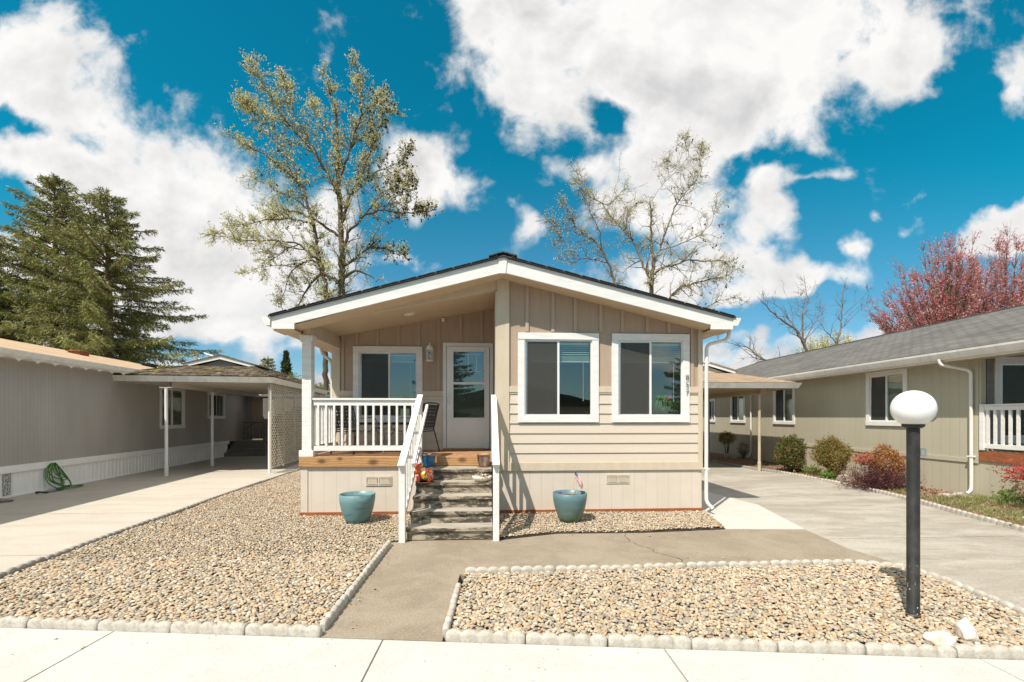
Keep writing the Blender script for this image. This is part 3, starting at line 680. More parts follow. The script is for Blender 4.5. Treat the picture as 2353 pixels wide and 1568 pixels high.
# windows: u along the wall, d outwards, z up
def window(T, u0, u1, z0, z1, parent, trim=.115, fr='white_wood', split=.5, blind=.34, sash_l=True, depth=0, sill=True, full_blind=False, name='window', screen=True):
    P_ = MB(T)
    tz = trim
    P_.box(u0,u1,-.0+.022,.042,z1-tz,z1).box(u0,u0+trim,.0,.035,z0+tz,z1-tz).box(u1-trim,u1,.0,.035,z0+tz,z1-tz).box(u0,u1,.022,.042,z0,z0+tz)
    P_.box(u0+.01,u1-.01,-.01,.022,z1-tz,z1-.01).box(u0+.01,u1-.01,-.01,.022,z0+.01,z0+tz)
    wn = P_.build(name, M[fr], parent, bevel=.003)
    a, b, c, d_ = u0+trim, u1-trim, z0+tz, z1-tz; s_ = a+(b-a)*split; f_ = .022
    F_ = MB(T)
    F_.box(a,b,-.045,.012,d_-f_,d_).box(a,b,-.045,.012,c,c+f_).box(a,a+f_,-.045,.012,c+f_,d_-f_).box(b-f_,b,-.045,.012,c+f_,d_-f_).box(s_-.018,s_+.018,-.04,.010,c+f_,d_-f_)
    F_.build('frame', M['vinyl'], wn, bevel=.002)
    G = MB(T).box(a+f_,s_-.018,-.030,-.026,c+f_,d_-f_).build('pane', M['glass'], wn)
    MB(T).box(s_+.018,b-f_,-.018,-.014,c+f_,d_-f_).build('pane', M['glass'], wn)
    if screen:
        MB(T).box(a+f_+.03,s_-.02,.002,.003,c+f_+.012,d_-f_-.012).build('screen', M['screen'], wn)
        MB(T).box(a+f_,a+f_+.028,-.004,.008,c+f_,d_-f_).box(a+f_+.028,s_-.018,-.004,.006,c+f_,c+f_+.014).box(a+f_+.028,s_-.018,-.004,.006,d_-f_-.018,d_-f_).build('screen_frame', M['chrome'], wn)
    if blind:
        B = MB(T); zt = d_-f_-.02; B.box(a+f_+.01,b-f_-.01,-.10,-.055,zt-.035,zt); z = zt-.05; zbot = d_-f_-blind
        while z > (c+f_+.02 if full_blind else zbot+.12):
            if full_blind:
                B.hexa([(a+f_+.01,-.065,z-.016),(b-f_-.01,-.065,z-.016),(b-f_-.01,-.083,z+.004),(a+f_+.01,-.083,z+.004)], [(a+f_+.01,-.067,z-.017),(b-f_-.01,-.067,z-.017),(b-f_-.01,-.085,z+.003),(a+f_+.01,-.085,z+.003)]); z -= .03; continue
            B.hexa([(a+f_+.01,-.095,z+.004),(b-f_-.01,-.095,z+.004),(b-f_-.01,-.062,z-.014),(a+f_+.01,-.062,z-.014)], [(a+f_+.01,-.095,z+.006),(b-f_-.01,-.095,z+.006),(b-f_-.01,-.062,z-.012),(a+f_+.01,-.062,z-.012)]); z -= .028 if full_blind else .036
        if not full_blind:
            while z > zbot: B.box(a+f_+.01,b-f_-.01,-.098,-.058,z-.004,z); z -= .011
            B.box(a+f_+.01,b-f_-.01,-.10,-.056,zbot-.02,zbot)
        B.build('blind', M['blind'], wn)
        if not full_blind:
            CD = MB(T).tube([(b-f_-.12,-.052,zbot),(b-f_-.12,-.05,c+.30)], .004, 5).tube([(b-f_-.12,-.05,c+.30),(b-f_-.12,-.05,c+.26)], [.006,.010], 6)
            CD.build('blind_cord', M['vinyl'], wn)
    return wn
TF = lambda u, d, z: (u, YF-d, z)
TD = lambda u, d, z: (u, YD-d, z)
window(TF, *WIN1, house); w2 = window(TF, *WIN2, house)
window(TD, *WIN3, house, blind=.16, split=.52)
for ch_, zc_ in (('8',2.345),('5',2.215),('7',2.085)):
    cu = bpy.data.curves.new('digit', 'FONT'); cu.body = ch_; cu.size = .135; cu.extrude = .005; cu.align_x = 'CENTER'; cu.bevel_depth = .0; cu.offset = -.0035
    to = bpy.data.objects.new('tmp', cu); C.objects.link(to); bpy.context.view_layer.update()
    me = bpy.data.meshes.new_from_object(to.evaluated_get(bpy.context.evaluated_depsgraph_get())); bpy.data.objects.remove(to)
    me.materials.clear()
    me.transform(Matrix.Translation((3.535, YF-.052, zc_)) @ Matrix.Rotation(R(90), 4, 'X'))
    finish(me, 'house_number', M['digit'], house, None)
# front door
dt = MB().box(-.875,-.805,YD-.035,YD+.02,DK,3.215).box(.08,.150,YD-.035,YD+.02,DK,3.215).box(-.805,.08,YD-.035,YD+.02,3.135,3.215).build('door_trim', M['white'], house, bevel=.003)
st = MB(); xa, xb, za, zb_ = -.795,.07,DK+.02,3.13
px0, px1, pz0, pz1, pm = -.66,-.03,1.68,3.03,2.385
st.box(xa,px0,YD-.055,YD-.02,za,zb_).box(px1,xb,YD-.055,YD-.02,za,zb_).box(px0,px1,YD-.055,YD-.02,za,pz0).box(px0,px1,YD-.055,YD-.02,pz1,zb_).box(px0,px1,YD-.05,YD-.025,pm-.025,pm+.025)
st.box(px0-.03,px1+.03,YD-.064,YD-.055,pz0-.03,pz0).box(px0-.03,px1+.03,YD-.064,YD-.055,pz1,pz1+.03).box(px0-.03,px0,YD-.064,YD-.055,pz0,pz1).box(px1,px1+.03,YD-.064,YD-.055,pz0,pz1)
sdoor = st.build('storm_door', M['vinyl'], house, bevel=.002)
MB().box(px0,px1,YD-.042,YD-.038,pm+.025,pz1).build('pane', M['glass'], sdoor)
MB().box(px0,px1,YD-.042,YD-.038,pz0,pm-.025).build('pane', M['glass'], sdoor)
hd = MB().tube([(-.755,YD-.075,1.98),(-.755,YD-.095,2.0),(-.755,YD-.095,2.14),(-.755,YD-.075,2.16)], .009, 8).box(-.770,-.740,YD-.076,YD-.055,1.95,2.19).build('handle', M['vinyl'], sdoor)
M['door_paint'] = mat('grey_brown_door', (.20,.18,.165), (.18,.16,.145), 2, rough=.5)
idr = MB().box(-.80,.08,YD+.03,YD+.07,DK,3.13)
for a, b, c, d_ in ((-.68,-.42,1.2,1.75),(-.30,-.04,1.2,1.75),(-.68,-.42,1.9,2.5),(-.30,-.04,1.9,2.5)): idr.box(a,b,YD+.018,YD+.03,c,d_)
idoor = idr.build('inner_door', M['door_paint'], house, bevel=.006)
MB().box(-.62,-.10,YD+.022,YD+.03,2.62,2.64).box(-.62,-.10,YD+.022,YD+.03,2.98,3.0).box(-.37,-.35,YD+.022,YD+.03,2.64,2.98).box(-.20,-.18,YD+.022,YD+.03,2.64,2.98).build('grid_reflection', M['vinyl'], idoor)  # white bars modelled in place of a grid mirrored in the storm door glass
MB().ball((-.43,YD-.0,2.06),(.03,.03,.03)).tube([(-.43,YD+.03,2.06),(-.43,YD-.0,2.06)], .012, 8).tube([(-.43,YD+.03,2.20),(-.43,YD+.008,2.20)], .026, 14).build('knob', M['chrome'], idoor, smooth=True)
# deck
MB().box(-3.08,.16,YF+.035,YD,DK-.04,DK).build('deck', M['deck'], house)
def knotty(name, c1, c2, dk, knots):
    m, t, p, co = base_mat(name)
    s = t.new('ShaderNodeSeparateXYZ'); t.link(co, s.inputs[0])
    v = mapped(t, co, (1.2,1,9)); gr = t.noise(v, 3.0, 6, .6, 1.2)
    disp = None
    for (kx, kz, kr) in knots:
        dx = t.math('SUBTRACT', s.outputs[0], kx); dz = t.math('SUBTRACT', s.outputs[2], kz)
        r_ = t.math('SQRT', t.math('ADD', t.math('MULTIPLY', t.math('MULTIPLY', dx, dx), .35), t.math('MULTIPLY', dz, dz)))
        k = t.math('SUBTRACT', 1, t.smooth(r_, kr*.4, kr*2.2)); disp = k if disp is None else t.math('MAXIMUM', disp, k)
    w_ = t.new('ShaderNodeTexWave', wave_type='BANDS', bands_direction='Z'); w_.inputs['Scale'].default_value = 6; w_.inputs['Distortion'].default_value = 7; w_.inputs['Detail'].default_value = 4; w_.inputs['Detail Scale'].default_value = .7
    t.link(mapped(t, co, (.25,1,1.3)), w_.inputs['Vector'])
    col = t.mixc(t.smooth(w_.outputs['Fac'], .2, .9), c1, c2); col = t.mixc(t.smooth(gr, .56, .72), col, dk)
    if disp: col = t.mixc(t.math('MULTIPLY', disp, .85), col, tuple(x*.45 for x in dk))
    t.link(col, p.inputs['Base Color']); p.inputs['Roughness'].default_value = .6; bump(t, p, gr, .3, .004); return m
M['knotty'] = knotty('stained_knotty_wood', (.50,.285,.12), (.37,.195,.075), (.19,.10,.04), [(-3.1,.95,.03),(-2.25,.93,.035),(-1.62,.98,.03),(-2.8,.99,.02),(-.75,.96,.03)])
islands(MB().box(-3.125,-1.07,YF-.04,YF+.035,.852,DK).box(-1.07,.165,YF-.035,YF+.035,.86,DK), 'deck_fascia', M['knotty'], house, .004)
# vents in the skirting
for (a, b) in ((2.103,2.513),(-2.03,-1.60)):
    v_ = MB().box(a,b,YF-.012,YF,.675,.69).box(a,b,YF-.012,YF,.53,.545).box(a,a+.015,YF-.012,YF,.545,.675).box(b-.015,b,YF-.012,YF,.545,.675)
    mid = (a+b)/2; v_.box(mid-.012,mid+.012,YF-.012,YF,.545,.675)
    for s0, s1 in ((a+.03,mid-.025),(mid+.025,b-.03)):
        v_.box(s0-.012,s1+.012,YF-.018,YF-.008,.655,.668).box(s0-.012,s1+.012,YF-.018,YF-.008,.552,.562)
        for k in range(7):
            z = .570+k*.0125; v_.hexa([(s0,YF-.004,z+.006),(s1,YF-.004,z+.006),(s1,YF-.014,z-.003),(s0,YF-.014,z-.003)], [(s0,YF-.004,z+.008),(s1,YF-.004,z+.008),(s1,YF-.014,z-.001),(s0,YF-.014,z-.001)])
    v_.build('vent', M['cream'], house)
# lantern and camera
lt = MB().box(-1.165,-1.095,YD-.03,YD-.018,3.02,3.12).tube([(-1.13,YD-.03,3.06),(-1.13,YD-.07,3.13),(-1.13,YD-.12,3.15),(-1.13,YD-.13,3.10)], .010, 8)
lt.lathe([(.0,3.14),(.015,3.13),(.02,3.11),(.045,3.095),(.062,3.05),(.066,3.035),(.055,3.03)], (-1.13,YD-.13), 16)
lt.lathe([(.055,2.865),(.062,2.86),(.05,2.84),(.0,2.838)], (-1.13,YD-.13), 16)
for k in range(6):
    a = k*PI/3; lt.tube([(-1.13+.056*math.cos(a),YD-.13+.056*math.sin(a),3.035),(-1.13+.050*math.cos(a),YD-.13+.050*math.sin(a),2.86)], .0045, 5)
lt.v = [(-1.13+(x+1.13)*1.25, YD+(y-YD)*1.25, 2.98+(z-2.98)*1.2) for x, y, z in lt.v]
lan = lt.build('wall_lantern', M['vinyl'], house)
MB().lathe([(.047,2.865),(.052,3.03)], (-1.13,YD-.13), 6).build('glass_pane', M['glass'], lan)
MB().ball((-1.13,YD-.13,2.94),(.02,.02,.035)).build('bulb', M['vinyl'], lan, smooth=True)
sc_ = MB().box(-.895,-.835,YD-.10,YD-.018,3.645,3.765).build('security_camera', M['vinyl'], house, bevel=.008)
MB().lathe([(0,0),(.02,0),(.02,-.004),(0,-.004)], (0,0), 16)
MB(lambda x, y, z: (-.865+x, YD-.103+z, 3.715+y)).lathe([(0,0),(.018,0),(.018,.01)], (0,0), 16).build('lens', M['roof_edge'], sc_)

# ------------------------------------------------------------------ porch railing and stairs
def rail_run(a, b, z0, z1, pitch=.132, parent=None, name='railing', bal=True, capw=.09):
    a = Vector((*a, 0)); b = Vector((*b, 0)); n = (b-a).length; d = (b-a)/n
    mb = MB().bar(a+Vector((0,0,z1-.075)), b+Vector((0,0,z1-.075)), .04, .09).bar(a+Vector((0,0,z1-.012)), b+Vector((0,0,z1-.012)), capw, .034).bar(a+Vector((0,0,z0+.035)), b+Vector((0,0,z0+.035)), .04, .085)
    o = mb.build(name, M['white_wood'], parent, bevel=.003)
    if bal:
        k = int(n/pitch); off = (n-(k-1)*pitch)/2
        for i in range(k):
            p_ = a+d*(off+i*pitch)
            MB().bar(p_+Vector((0,0,z0+.075)), p_+Vector((0,0,z1-.118)), .034, .045, (-d.y, d.x, 0)).build('baluster', M['white_wood'], o)
    return o
rail_run((-2.93,YF+.07), (-1.17,YF+.07), DK+.10, 2.01, parent=house)
rail_run((-3.015,YF+.20), (-3.015,YD-.03), DK+.10, 2.01, parent=house, name='side_railing')
steps_z = [.17,.34,.51,.68,.855]; steps_y = [6.27,6.55,6.82,7.08,7.33]
def weathered(name):
    m, t, p, co = base_mat(name)
    v = mapped(t, co, (1,2.5,3.5)); g1 = t.noise(mapped(t, co, (.5,5,7)), 7, 8, .7, .8)
    col = t.mixc(t.smooth(g1, .35, .7), (.42,.35,.265), (.29,.235,.17))
    blk = t.smooth(t.noise(v, 2.6, 9, .72, .6), .42, .54); col = t.mixc(t.math('MULTIPLY', blk, .92), col, (.045,.037,.028))
    fl = t.smooth(t.noise(mapped(t, co, (1,3,3)), 9, 8, .78), .53, .60); col = t.mixc(t.math('MULTIPLY', fl, .75), col, (.54,.45,.33))
    t.link(col, p.inputs['Base Color']); p.inputs['Roughness'].default_value = .85; bump(t, p, g1, .6, .008); return m
M['weathered'] = weathered('weathered_wood')
M['weathered_top'] = mat('worn_tread_top', (.44,.40,.335), (.33,.295,.24), 5, (.5,6,6), .8, .4, 30, .004, c3=(.14,.12,.10), s3=3)
stairs = MB()
for i, (z, y) in enumerate(zip(steps_z, steps_y)):
    zlo = 0 if i == 0 else steps_z[i-1]
    stairs.box(-1.075,.09,y+.022,y+.06,zlo-.01 if i else .012,z-.045)
for x_ in (-1.082,.058):
    stairs.prism([(6.36,0),(7.8,.0),(7.8,.78),(7.45,.78),(6.36,.03)], .03, 0, x_)
stg = stairs.build('stairs', M['weathered'], house)
for i, (z, y) in enumerate(zip(steps_z, steps_y)):
    yb = (steps_y+[YF-.04])[i+1]+(.03 if i < 4 else 0)
    MB().box(-1.083,.097,y-.005,yb,z-.046,z).build('tread', M['weathered'], stg, bevel=.007)
    # the walked-on faces are paler than the edges
    stg_top = MB().box(-1.080,.094,y+.018,yb-.01,z+.0005,z+.003).build('tread_top', M['weathered_top'], stg)
def stair_rail(x, inner_side, grab):
    nm = MB().box(x-.042,x+.042,6.19,6.28,.0,1.02).build('stair_railing', M['white_wood'], house, bevel=.004)
    MB().box(x-.042,x+.042,7.80,7.89,.86,1.99).build('newel', M['white_wood'], nm, bevel=.003)
    p0 = Vector((x,6.13,1.035)); p1 = Vector((x,7.93,2.065))
    MB().bar(p0, p1, .095, .042, (0,0,1)).bar(p0+Vector((0,.06,-.06)), p1+Vector((0,-.04,-.06)), .038, .09).build('handrail', M['white_wood'], nm, bevel=.005)
    q0 = Vector((x,6.26,.28)); q1 = Vector((x,7.82,1.17)); MB().bar(q0, q1, .038, .085).build('bottom_rail', M['white_wood'], nm)
    for i in range(10):
        t_ = (i+.75)/10.6; y = 6.27+t_*1.56
        MB().box(x-.016,x+.016,y-.022,y+.022,.26+(y-6.26)*.57,.95+(y-6.13)*.572).build('baluster', M['white_wood'], nm)
    if grab:
        gx_ = x+.125
        G = MB().bar(Vector((gx_,6.36,1.03)), Vector((gx_,7.86,1.885)), .04, .062)
        for t_ in (.12,.5,.86):
            y = 6.36+1.5*t_; z = 1.03+.855*t_; G.box(x+.02,gx_-.018,y-.02,y+.02,z-.03,z+.012)
        G.build('grab_rail', M['white_wood'], nm, bevel=.004)
stair_rail(-1.127, 1, True)
stair_rail(.141, -1, False)

# ================================================================== LEFT NEIGHBOUR (own frame: wall faces +x, runs along +y)
LR = R(6.5)
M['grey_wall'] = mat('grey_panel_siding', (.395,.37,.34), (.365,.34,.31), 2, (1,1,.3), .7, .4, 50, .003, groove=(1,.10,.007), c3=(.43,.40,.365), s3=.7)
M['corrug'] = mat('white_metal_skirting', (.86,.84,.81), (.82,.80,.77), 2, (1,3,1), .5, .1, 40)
M['shingle_tan'] = shingle('tan_shingles', (.50,.365,.24), (.42,.30,.195), 'x')
lh = thing('grey_house', 'long grey house on the left with tan roof, scalloped eave trim and white skirting', 'house', (-10.02, 9.995, 0), LR, local=True)
LY0, LY1 = -7.0, 12.9
lwm = MB(); WA = (5.55,7.05,1.30,2.72); WB = (8.75,10.25,1.62,2.72)
ys = [LY0, WA[0]+.03, WA[1]-.03, WB[0]+.03, WB[1]-.03, LY1]
for i, (a, b) in enumerate(zip(ys, ys[1:])):
    if i == 1: lwm.box(-.05,0,a,b,.62,WA[2]+.03).box(-.05,0,a,b,WA[3]-.03,3.0)
    elif i == 3: lwm.box(-.05,0,a,b,.62,WB[2]+.03).box(-.05,0,a,b,WB[3]-.03,3.0)
    else: lwm.box(-.05,0,a,b,.62,3.0)
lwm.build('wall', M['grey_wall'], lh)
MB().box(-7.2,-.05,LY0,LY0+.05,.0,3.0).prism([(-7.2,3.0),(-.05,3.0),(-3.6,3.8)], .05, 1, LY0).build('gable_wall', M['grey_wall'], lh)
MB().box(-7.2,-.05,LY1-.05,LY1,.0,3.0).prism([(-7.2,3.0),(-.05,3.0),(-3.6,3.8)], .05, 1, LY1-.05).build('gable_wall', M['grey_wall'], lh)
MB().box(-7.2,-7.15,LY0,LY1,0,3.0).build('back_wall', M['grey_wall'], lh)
MB().box(-.9,-.85,LY0,LY1,.6,3.0).build('room_wall', M['room'], lh)
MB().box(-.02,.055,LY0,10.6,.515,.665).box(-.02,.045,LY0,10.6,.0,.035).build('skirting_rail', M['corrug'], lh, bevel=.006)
ck = MB(); y = LY0
prof = [(0,.0),(.055,.0),(.068,.016),(.105,.016),(.118,.0),(.15,.0)]
vs = []; n_ = 0
while y < 10.55:
    for (dy, dx) in prof[:-1]: vs.append((dx, y+dy)); n_ += 1
    y += .15
vv = [(a, b, .03) for a, b in vs]+[(a, b, .52) for a, b in vs]
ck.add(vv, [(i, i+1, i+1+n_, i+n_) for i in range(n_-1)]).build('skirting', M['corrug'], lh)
M['mesh_vent'] = mat('perforated_metal', (.60,.59,.57), (.08,.08,.08), 55, rough=.6, lo=.5, hi=.56, detail=0)
MB().box(.0,.022,.05,.22,.05,.50).build('vent', M['mesh_vent'], lh)
TL = lambda u, d, z: (d, u, z)
window(TL, *WA, lh, trim=.10, fr='white', split=.5, blind=1, full_blind=True, screen=False)
window(TL, *WB, lh, trim=.10, fr='white', split=.52, blind=0)
rl = MB(); EV = .40; RZ = lambda x: 3.055-.225*(x-EV)
rl.hexa([(EV,LY0-.3,RZ(EV)),(-3.6,LY0-.3,RZ(-3.6)),(-3.6,LY1+.2,RZ(-3.6)),(EV,LY1+.2,RZ(EV))], [(EV,LY0-.3,RZ(EV)+.02),(-3.6,LY0-.3,RZ(-3.6)+.03),(-3.6,LY1+.2,RZ(-3.6)+.03),(EV,LY1+.2,RZ(EV)+.02)])
rl.hexa([(-3.6,LY0-.3,RZ(-3.6)),(-7.6,LY0-.3,RZ(EV)),(-7.6,LY1+.2,RZ(EV)),(-3.6,LY1+.2,RZ(-3.6))], [(-3.6,LY0-.3,RZ(-3.6)+.03),(-7.6,LY0-.3,RZ(EV)+.02),(-7.6,LY1+.2,RZ(EV)+.02),(-3.6,LY1+.2,RZ(-3.6)+.03)])
rl.build('roof', M['shingle_tan'], lh)
for (x, y) in ((-2.2,5.4),(-2.3,9.2)):
    MB().box(x-.16,x+.16,y-.2,y+.2,RZ(x)+.0,RZ(x)+.10).box(x-.2,x+.2,y-.24,y+.24,RZ(x)+.10,RZ(x)+.125).build('roof_vent', M['redwood'] if y < 6 else M['roof_edge'], lh)
# gutter and the scalloped metal trim hanging under it
gp = [(EV,2.94),(EV+.08,2.94),(EV+.125,3.03),(EV+.125,3.05),(EV+.117,3.05),(EV+.075,2.95),(EV+.005,2.95),(EV+.005,3.05),(EV,3.05)]
MB().prism(gp, LY1-LY0+.4, 1, LY0-.2).build('gutter', M['gutter'], lh)
sc = MB(); y = LY0; pts = []
while y < LY1:
    for k in range(9):
        t_ = k/9; pts.append((y+t_*.46, 2.945-.09+.055*math.sin(PI*t_)**.7-(.012 if k == 0 else 0)))
    y += .46
n_ = len(pts); sc.add([(EV+.01,a,2.955) for a, b in pts]+[(EV+.01,a,b-.0) for a, b in pts]+[(EV-.0,a,2.955) for a, b in pts]+[(EV-.0,a,b) for a, b in pts],
    [(i,i+1,i+1+n_,i+n_) for i in range(n_-1)]+[(i+2*n_,i+1+2*n_,i+1+3*n_,i+3*n_) for i in range(n_-1)]+[(i+n_,i+1+n_,i+1+3*n_,i+3*n_) for i in range(n_-1)])
sc.build('scalloped_trim', M['white'], lh)
MB().box(-.0,EV,LY0-.2,LY1,2.93,2.945).build('soffit', M['white'], lh)
# rear entry: grey steps, door, iron gate
M['grey_paint'] = mat('dark_grey_paint', (.22,.21,.19), (.18,.17,.16), 5, (1,3,3), .7, .3, 40)
es = MB()
for k in range(4): es.box(.02,1.35+.10*(3-k),10.15+k*.29,12.0,.0 if k == 0 else .155*k+.001,.155*(k+1))
es.build('entry_steps', M['grey_paint'], lh, bevel=.006)
MB().box(-.02,1.45,11.95,12.6,2.78,2.95).box(.10,1.30,12.55,12.60,.62,.64).build('entry_beam', M['grey_paint'], lh)
ed = MB().box(.28,1.08,12.5,12.54,.66,2.68).build('entry_door', M['batten'], lh, bevel=.004)
MB().ball((.98,12.47,1.55),.03).build('knob', M['dark'], ed)
MB().box(1.10,1.17,12.47,12.56,.62,2.75).build('door_trim', M['white'], lh)
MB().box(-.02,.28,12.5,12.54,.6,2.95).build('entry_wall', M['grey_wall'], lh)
gm = MB()
for k in range(8): gm.tube([(.12+k*.15,12.0,.66),(.12+k*.15,12.0,1.42)], .008, 5)
gm.tube([(.05,12.0,1.43),(1.25,12.0,1.43)], .014, 6).tube([(.05,12.0,.70),(1.25,12.0,.70)], .010, 6).tube([(.12,12.0,1.1),(.6,12.0,1.42)], .009, 5).tube([(.12,12.0,.98),(.7,12.0,.70)], .009, 5)
gm.build('iron_gate', M['dark'], lh)
# shed wall beyond the carport
shd = thing('storage_shed', 'dark grey panelled storage shed at the back of the left carport', 'shed', (-10.02, 9.995, 0), LR, local=True)
M['shed'] = mat('dark_grey_panels', (.22,.205,.185), (.19,.175,.16), 3, rough=.75, bmp=.3, groove=(0,.20,.010))
MB().box(1.20,4.1,11.2,14.2,0,2.72).build('wall', M['shed'], shd)
MB().box(1.15,4.12,11.16,11.2,2.62,2.74).box(2.6,3.4,10.5,11.15,0,.07).build('trim_board', M['grey_paint'], shd)

# ------------------------------------------------------------------ the two carports: low Dutch gables on thin posts
def shakes(mb, o, uv, vv, U, Vn, row=.20, th=.022, wmin=.10, wmax=.20, clipf=None):
    """overlapping wooden shakes on the plane o + u*uv + v*vv"""
    o, uv, vv = Vector(o), Vector(uv).normalized(), Vector(vv).normalized(); nn = uv.cross(vv).normalized()
    if nn.z < 0: nn = -nn
    v = 0
    while v < Vn:
        u = random.uniform(-.1, 0)
        while u < U:
            w_ = random.uniform(wmin, wmax); dv = random.uniform(-.035,.02)
            a, b = max(u, 0), min(u+w_-.008, U)
            if b-a > .03 and (clipf is None or clipf((a+b)/2, v)):
                l0 = .016+random.uniform(0,.016); l1 = .004; j = random.uniform(-.012,.012)
                p = lambda uu, v_, h: o+uv*uu+vv*v_+nn*h
                mb.hexa([p(a,v+dv,l0-.018),p(b,v+dv,l0-.018+j),p(b,v+row*1.25,l1-.01),p(a,v+row*1.25,l1-.01)], [p(a,v+dv,l0+th*.5),p(b,v+dv,l0+th*.5+j),p(b,v+row*1.25,l1+.008),p(a,v+row*1.25,l1+.008)])
            u += w_
        v += row
def carport(name, label, loc, rz, W_, D_, ez, rzp, gy, posts, roof_m, shake, beam_m, post_m, gable_m):
    t = thing(name, label, 'carport', loc, rz, local=True)
    # frame: x -W_..W_, y 0..D_; eave at ez, ridge at rzp, little gable at y=gy
    hz = ez+(rzp-ez)*.55; hx = W_*.45
    sl = (rzp-ez)/W_
    R_ = MB()
    th = .03
    def slab(a, b, c, d):
        R_.hexa([a, b, c, d], [(p[0],p[1],p[2]+th) for p in (a, b, c, d)])
    slab((-W_,0,ez),(W_,0,ez),(hx,gy,hz),(-hx,gy,hz))
    slab((W_,0,ez),(W_,D_,ez),(0,D_,rzp),(hx,gy-.0,hz)); R_.add([(hx,gy,hz+th),(0,D_,rzp+th),(0,gy-.12,rzp+th)], [(0,1,2)])
    slab((-W_,0,ez),(-hx,gy,hz),(0,D_,rzp),(-W_,D_,ez)); R_.add([(-hx,gy,hz+th),(0,gy-.12,rzp+th),(0,D_,rzp+th)], [(0,1,2)])
    rf_ = R_.build('roof', roof_m, t)
    if shake:
        S_ = MB()
        L_ = math.hypot(gy, hz-ez)
        shakes(S_, (-W_,-.03,ez+th), (1,0,0), (0,gy,hz-ez), 2*W_, L_, clipf=lambda u, v: abs(u-W_) < W_-(W_-hx)*(v/L_)+.02)
        Ls = math.hypot(W_, rzp-ez)
        shakes(S_, (W_+.03,0,ez+th), (0,1,0), (-W_,0,rzp-ez), D_, Ls, clipf=lambda u, v: v < Ls*.55*(u/gy) if u < gy else True)
        S_.build('shakes', shake, rf_)
        S2 = MB(); n_ = int(L_/.16)
        for sx in (-1, 1):
            for k in range(14):
                f = k/14; a = Vector((sx*W_, -.02, ez+th)); b = Vector((sx*hx, gy, hz+th)); p = a.lerp(b, f); q = a.lerp(b, f+.09)
                S2.bar(p+Vector((0,0,.045)), q+Vector((0,0,.03)), .15, .018)
        S2.build('hip_cap', shake, rf_)
    gb = MB().prism([(-hx*.78,hz+.03),(hx*.78,hz+.03),(0,rzp-.10)], .04, 1, gy).build('gable_panel', gable_m, t)
    gt_ = MB()
    for sx in (-1, 1):
        gt_.hexa([(sx*hx*1.12,gy-.10,hz+.0),(0,gy-.10,rzp-.09),(0,gy-.06,rzp-.09),(sx*hx*1.12,gy-.06,hz+.0)], [(sx*hx*1.12,gy-.10,hz+.09),(0,gy-.10,rzp+.03),(0,gy-.06,rzp+.03),(sx*hx*1.12,gy-.06,hz+.09)])
    gt_.build('gable_trim', M['white'], t)
    G2 = MB()
    for sx in (-1, 1):
        G2.hexa([(sx*hx*1.2,gy-.13,hz+.08),(0,gy-.13,rzp+.025),(0,D_,rzp+.025),(sx*hx*1.2,gy+.5,hz+.08)], [(sx*hx*1.2,gy-.13,hz+.105),(0,gy-.13,rzp+.055),(0,D_,rzp+.055),(sx*hx*1.2,gy+.5,hz+.105)])
    G2.build('gable_roof', shake or roof_m, t)
    fz = ez-.015
    G_ = MB()
    fp = lambda s: [(0,fz-.15),(s*.05,fz-.15),(s*.085,fz-.05),(s*.10,fz+.02),(0,fz+.02)]
    G_.hexa([(-W_-.10,-.10,fz+.02),(W_+.10,-.10,fz+.02),(W_,0,fz+.02),(-W_,0,fz+.02)], [(-W_-.02,-.02,fz-.14),(W_+.02,-.02,fz-.14),(W_,0,fz-.14),(-W_,0,fz-.14)])
    G_.hexa([(W_,0,fz+.02),(W_+.10,-.10,fz+.02),(W_+.10,D_,fz+.02),(W_,D_,fz+.02)], [(W_,0,fz-.14),(W_+.02,-.02,fz-.14),(W_+.02,D_,fz-.14),(W_,D_,fz-.14)])
    G_.hexa([(-W_,0,fz+.02),(-W_-.10,-.10,fz+.02),(-W_-.10,D_,fz+.02),(-W_,D_,fz+.02)], [(-W_,0,fz-.14),(-W_-.02,-.02,fz-.14),(-W_-.02,D_,fz-.14),(-W_,D_,fz-.14)])
    G_.build('gutter', M['gutter'], t)
    B_ = MB().box(-W_+.01,W_-.01,.01,D_,fz-.10,fz-.07).build('ceiling', beam_m, t)
    for px in sorted({p[0] for p in posts}): MB().box(px-.05,px+.05,.25,D_-.1,fz-.30,fz-.105).build('beam', beam_m, t, bevel=.004)
    for k in range(int(D_/.6)): MB().box(-W_+.05,W_-.05,.3+k*.6,.345+k*.6,fz-.17,fz-.10).build('rafter', beam_m, t)
    for (px, py) in posts:
        MB().tube([(px,py,0),(px,py,fz-.30)], .042, 12).lathe([(0.045,0),(.052,.0),(.052,.28),(.044,.30)], (px,py), 12).box(px-.16,px+.16,py-.05,py+.05,fz-.312,fz-.30).build('post', post_m, t)
    return t
M['shake'] = mat('mossy_shakes', (.20,.155,.115), (.105,.08,.06), 3.5, (1.5,1.5,3), .95, .9, 30, .012, .38, .62, c3=(.22,.19,.05), s3=2.0)
M['cp_white'] = M['white']
M['cp_grey'] = mat('carport_ceiling', (.50,.455,.39), (.45,.41,.35), 3, (1,.3,1), .7)
M['shingle_brown'] = shingle('brown_shingles', (.34,.245,.165), (.23,.165,.115), 'y', .14, .3)
M['cp_tan'] = mat('carport_tan', (.42,.33,.215), (.36,.28,.18), 3, (1,.3,1), .7)
M['tan_post'] = mat('tan_post', (.50,.43,.33), (.42,.35,.26), 4, rough=.6)
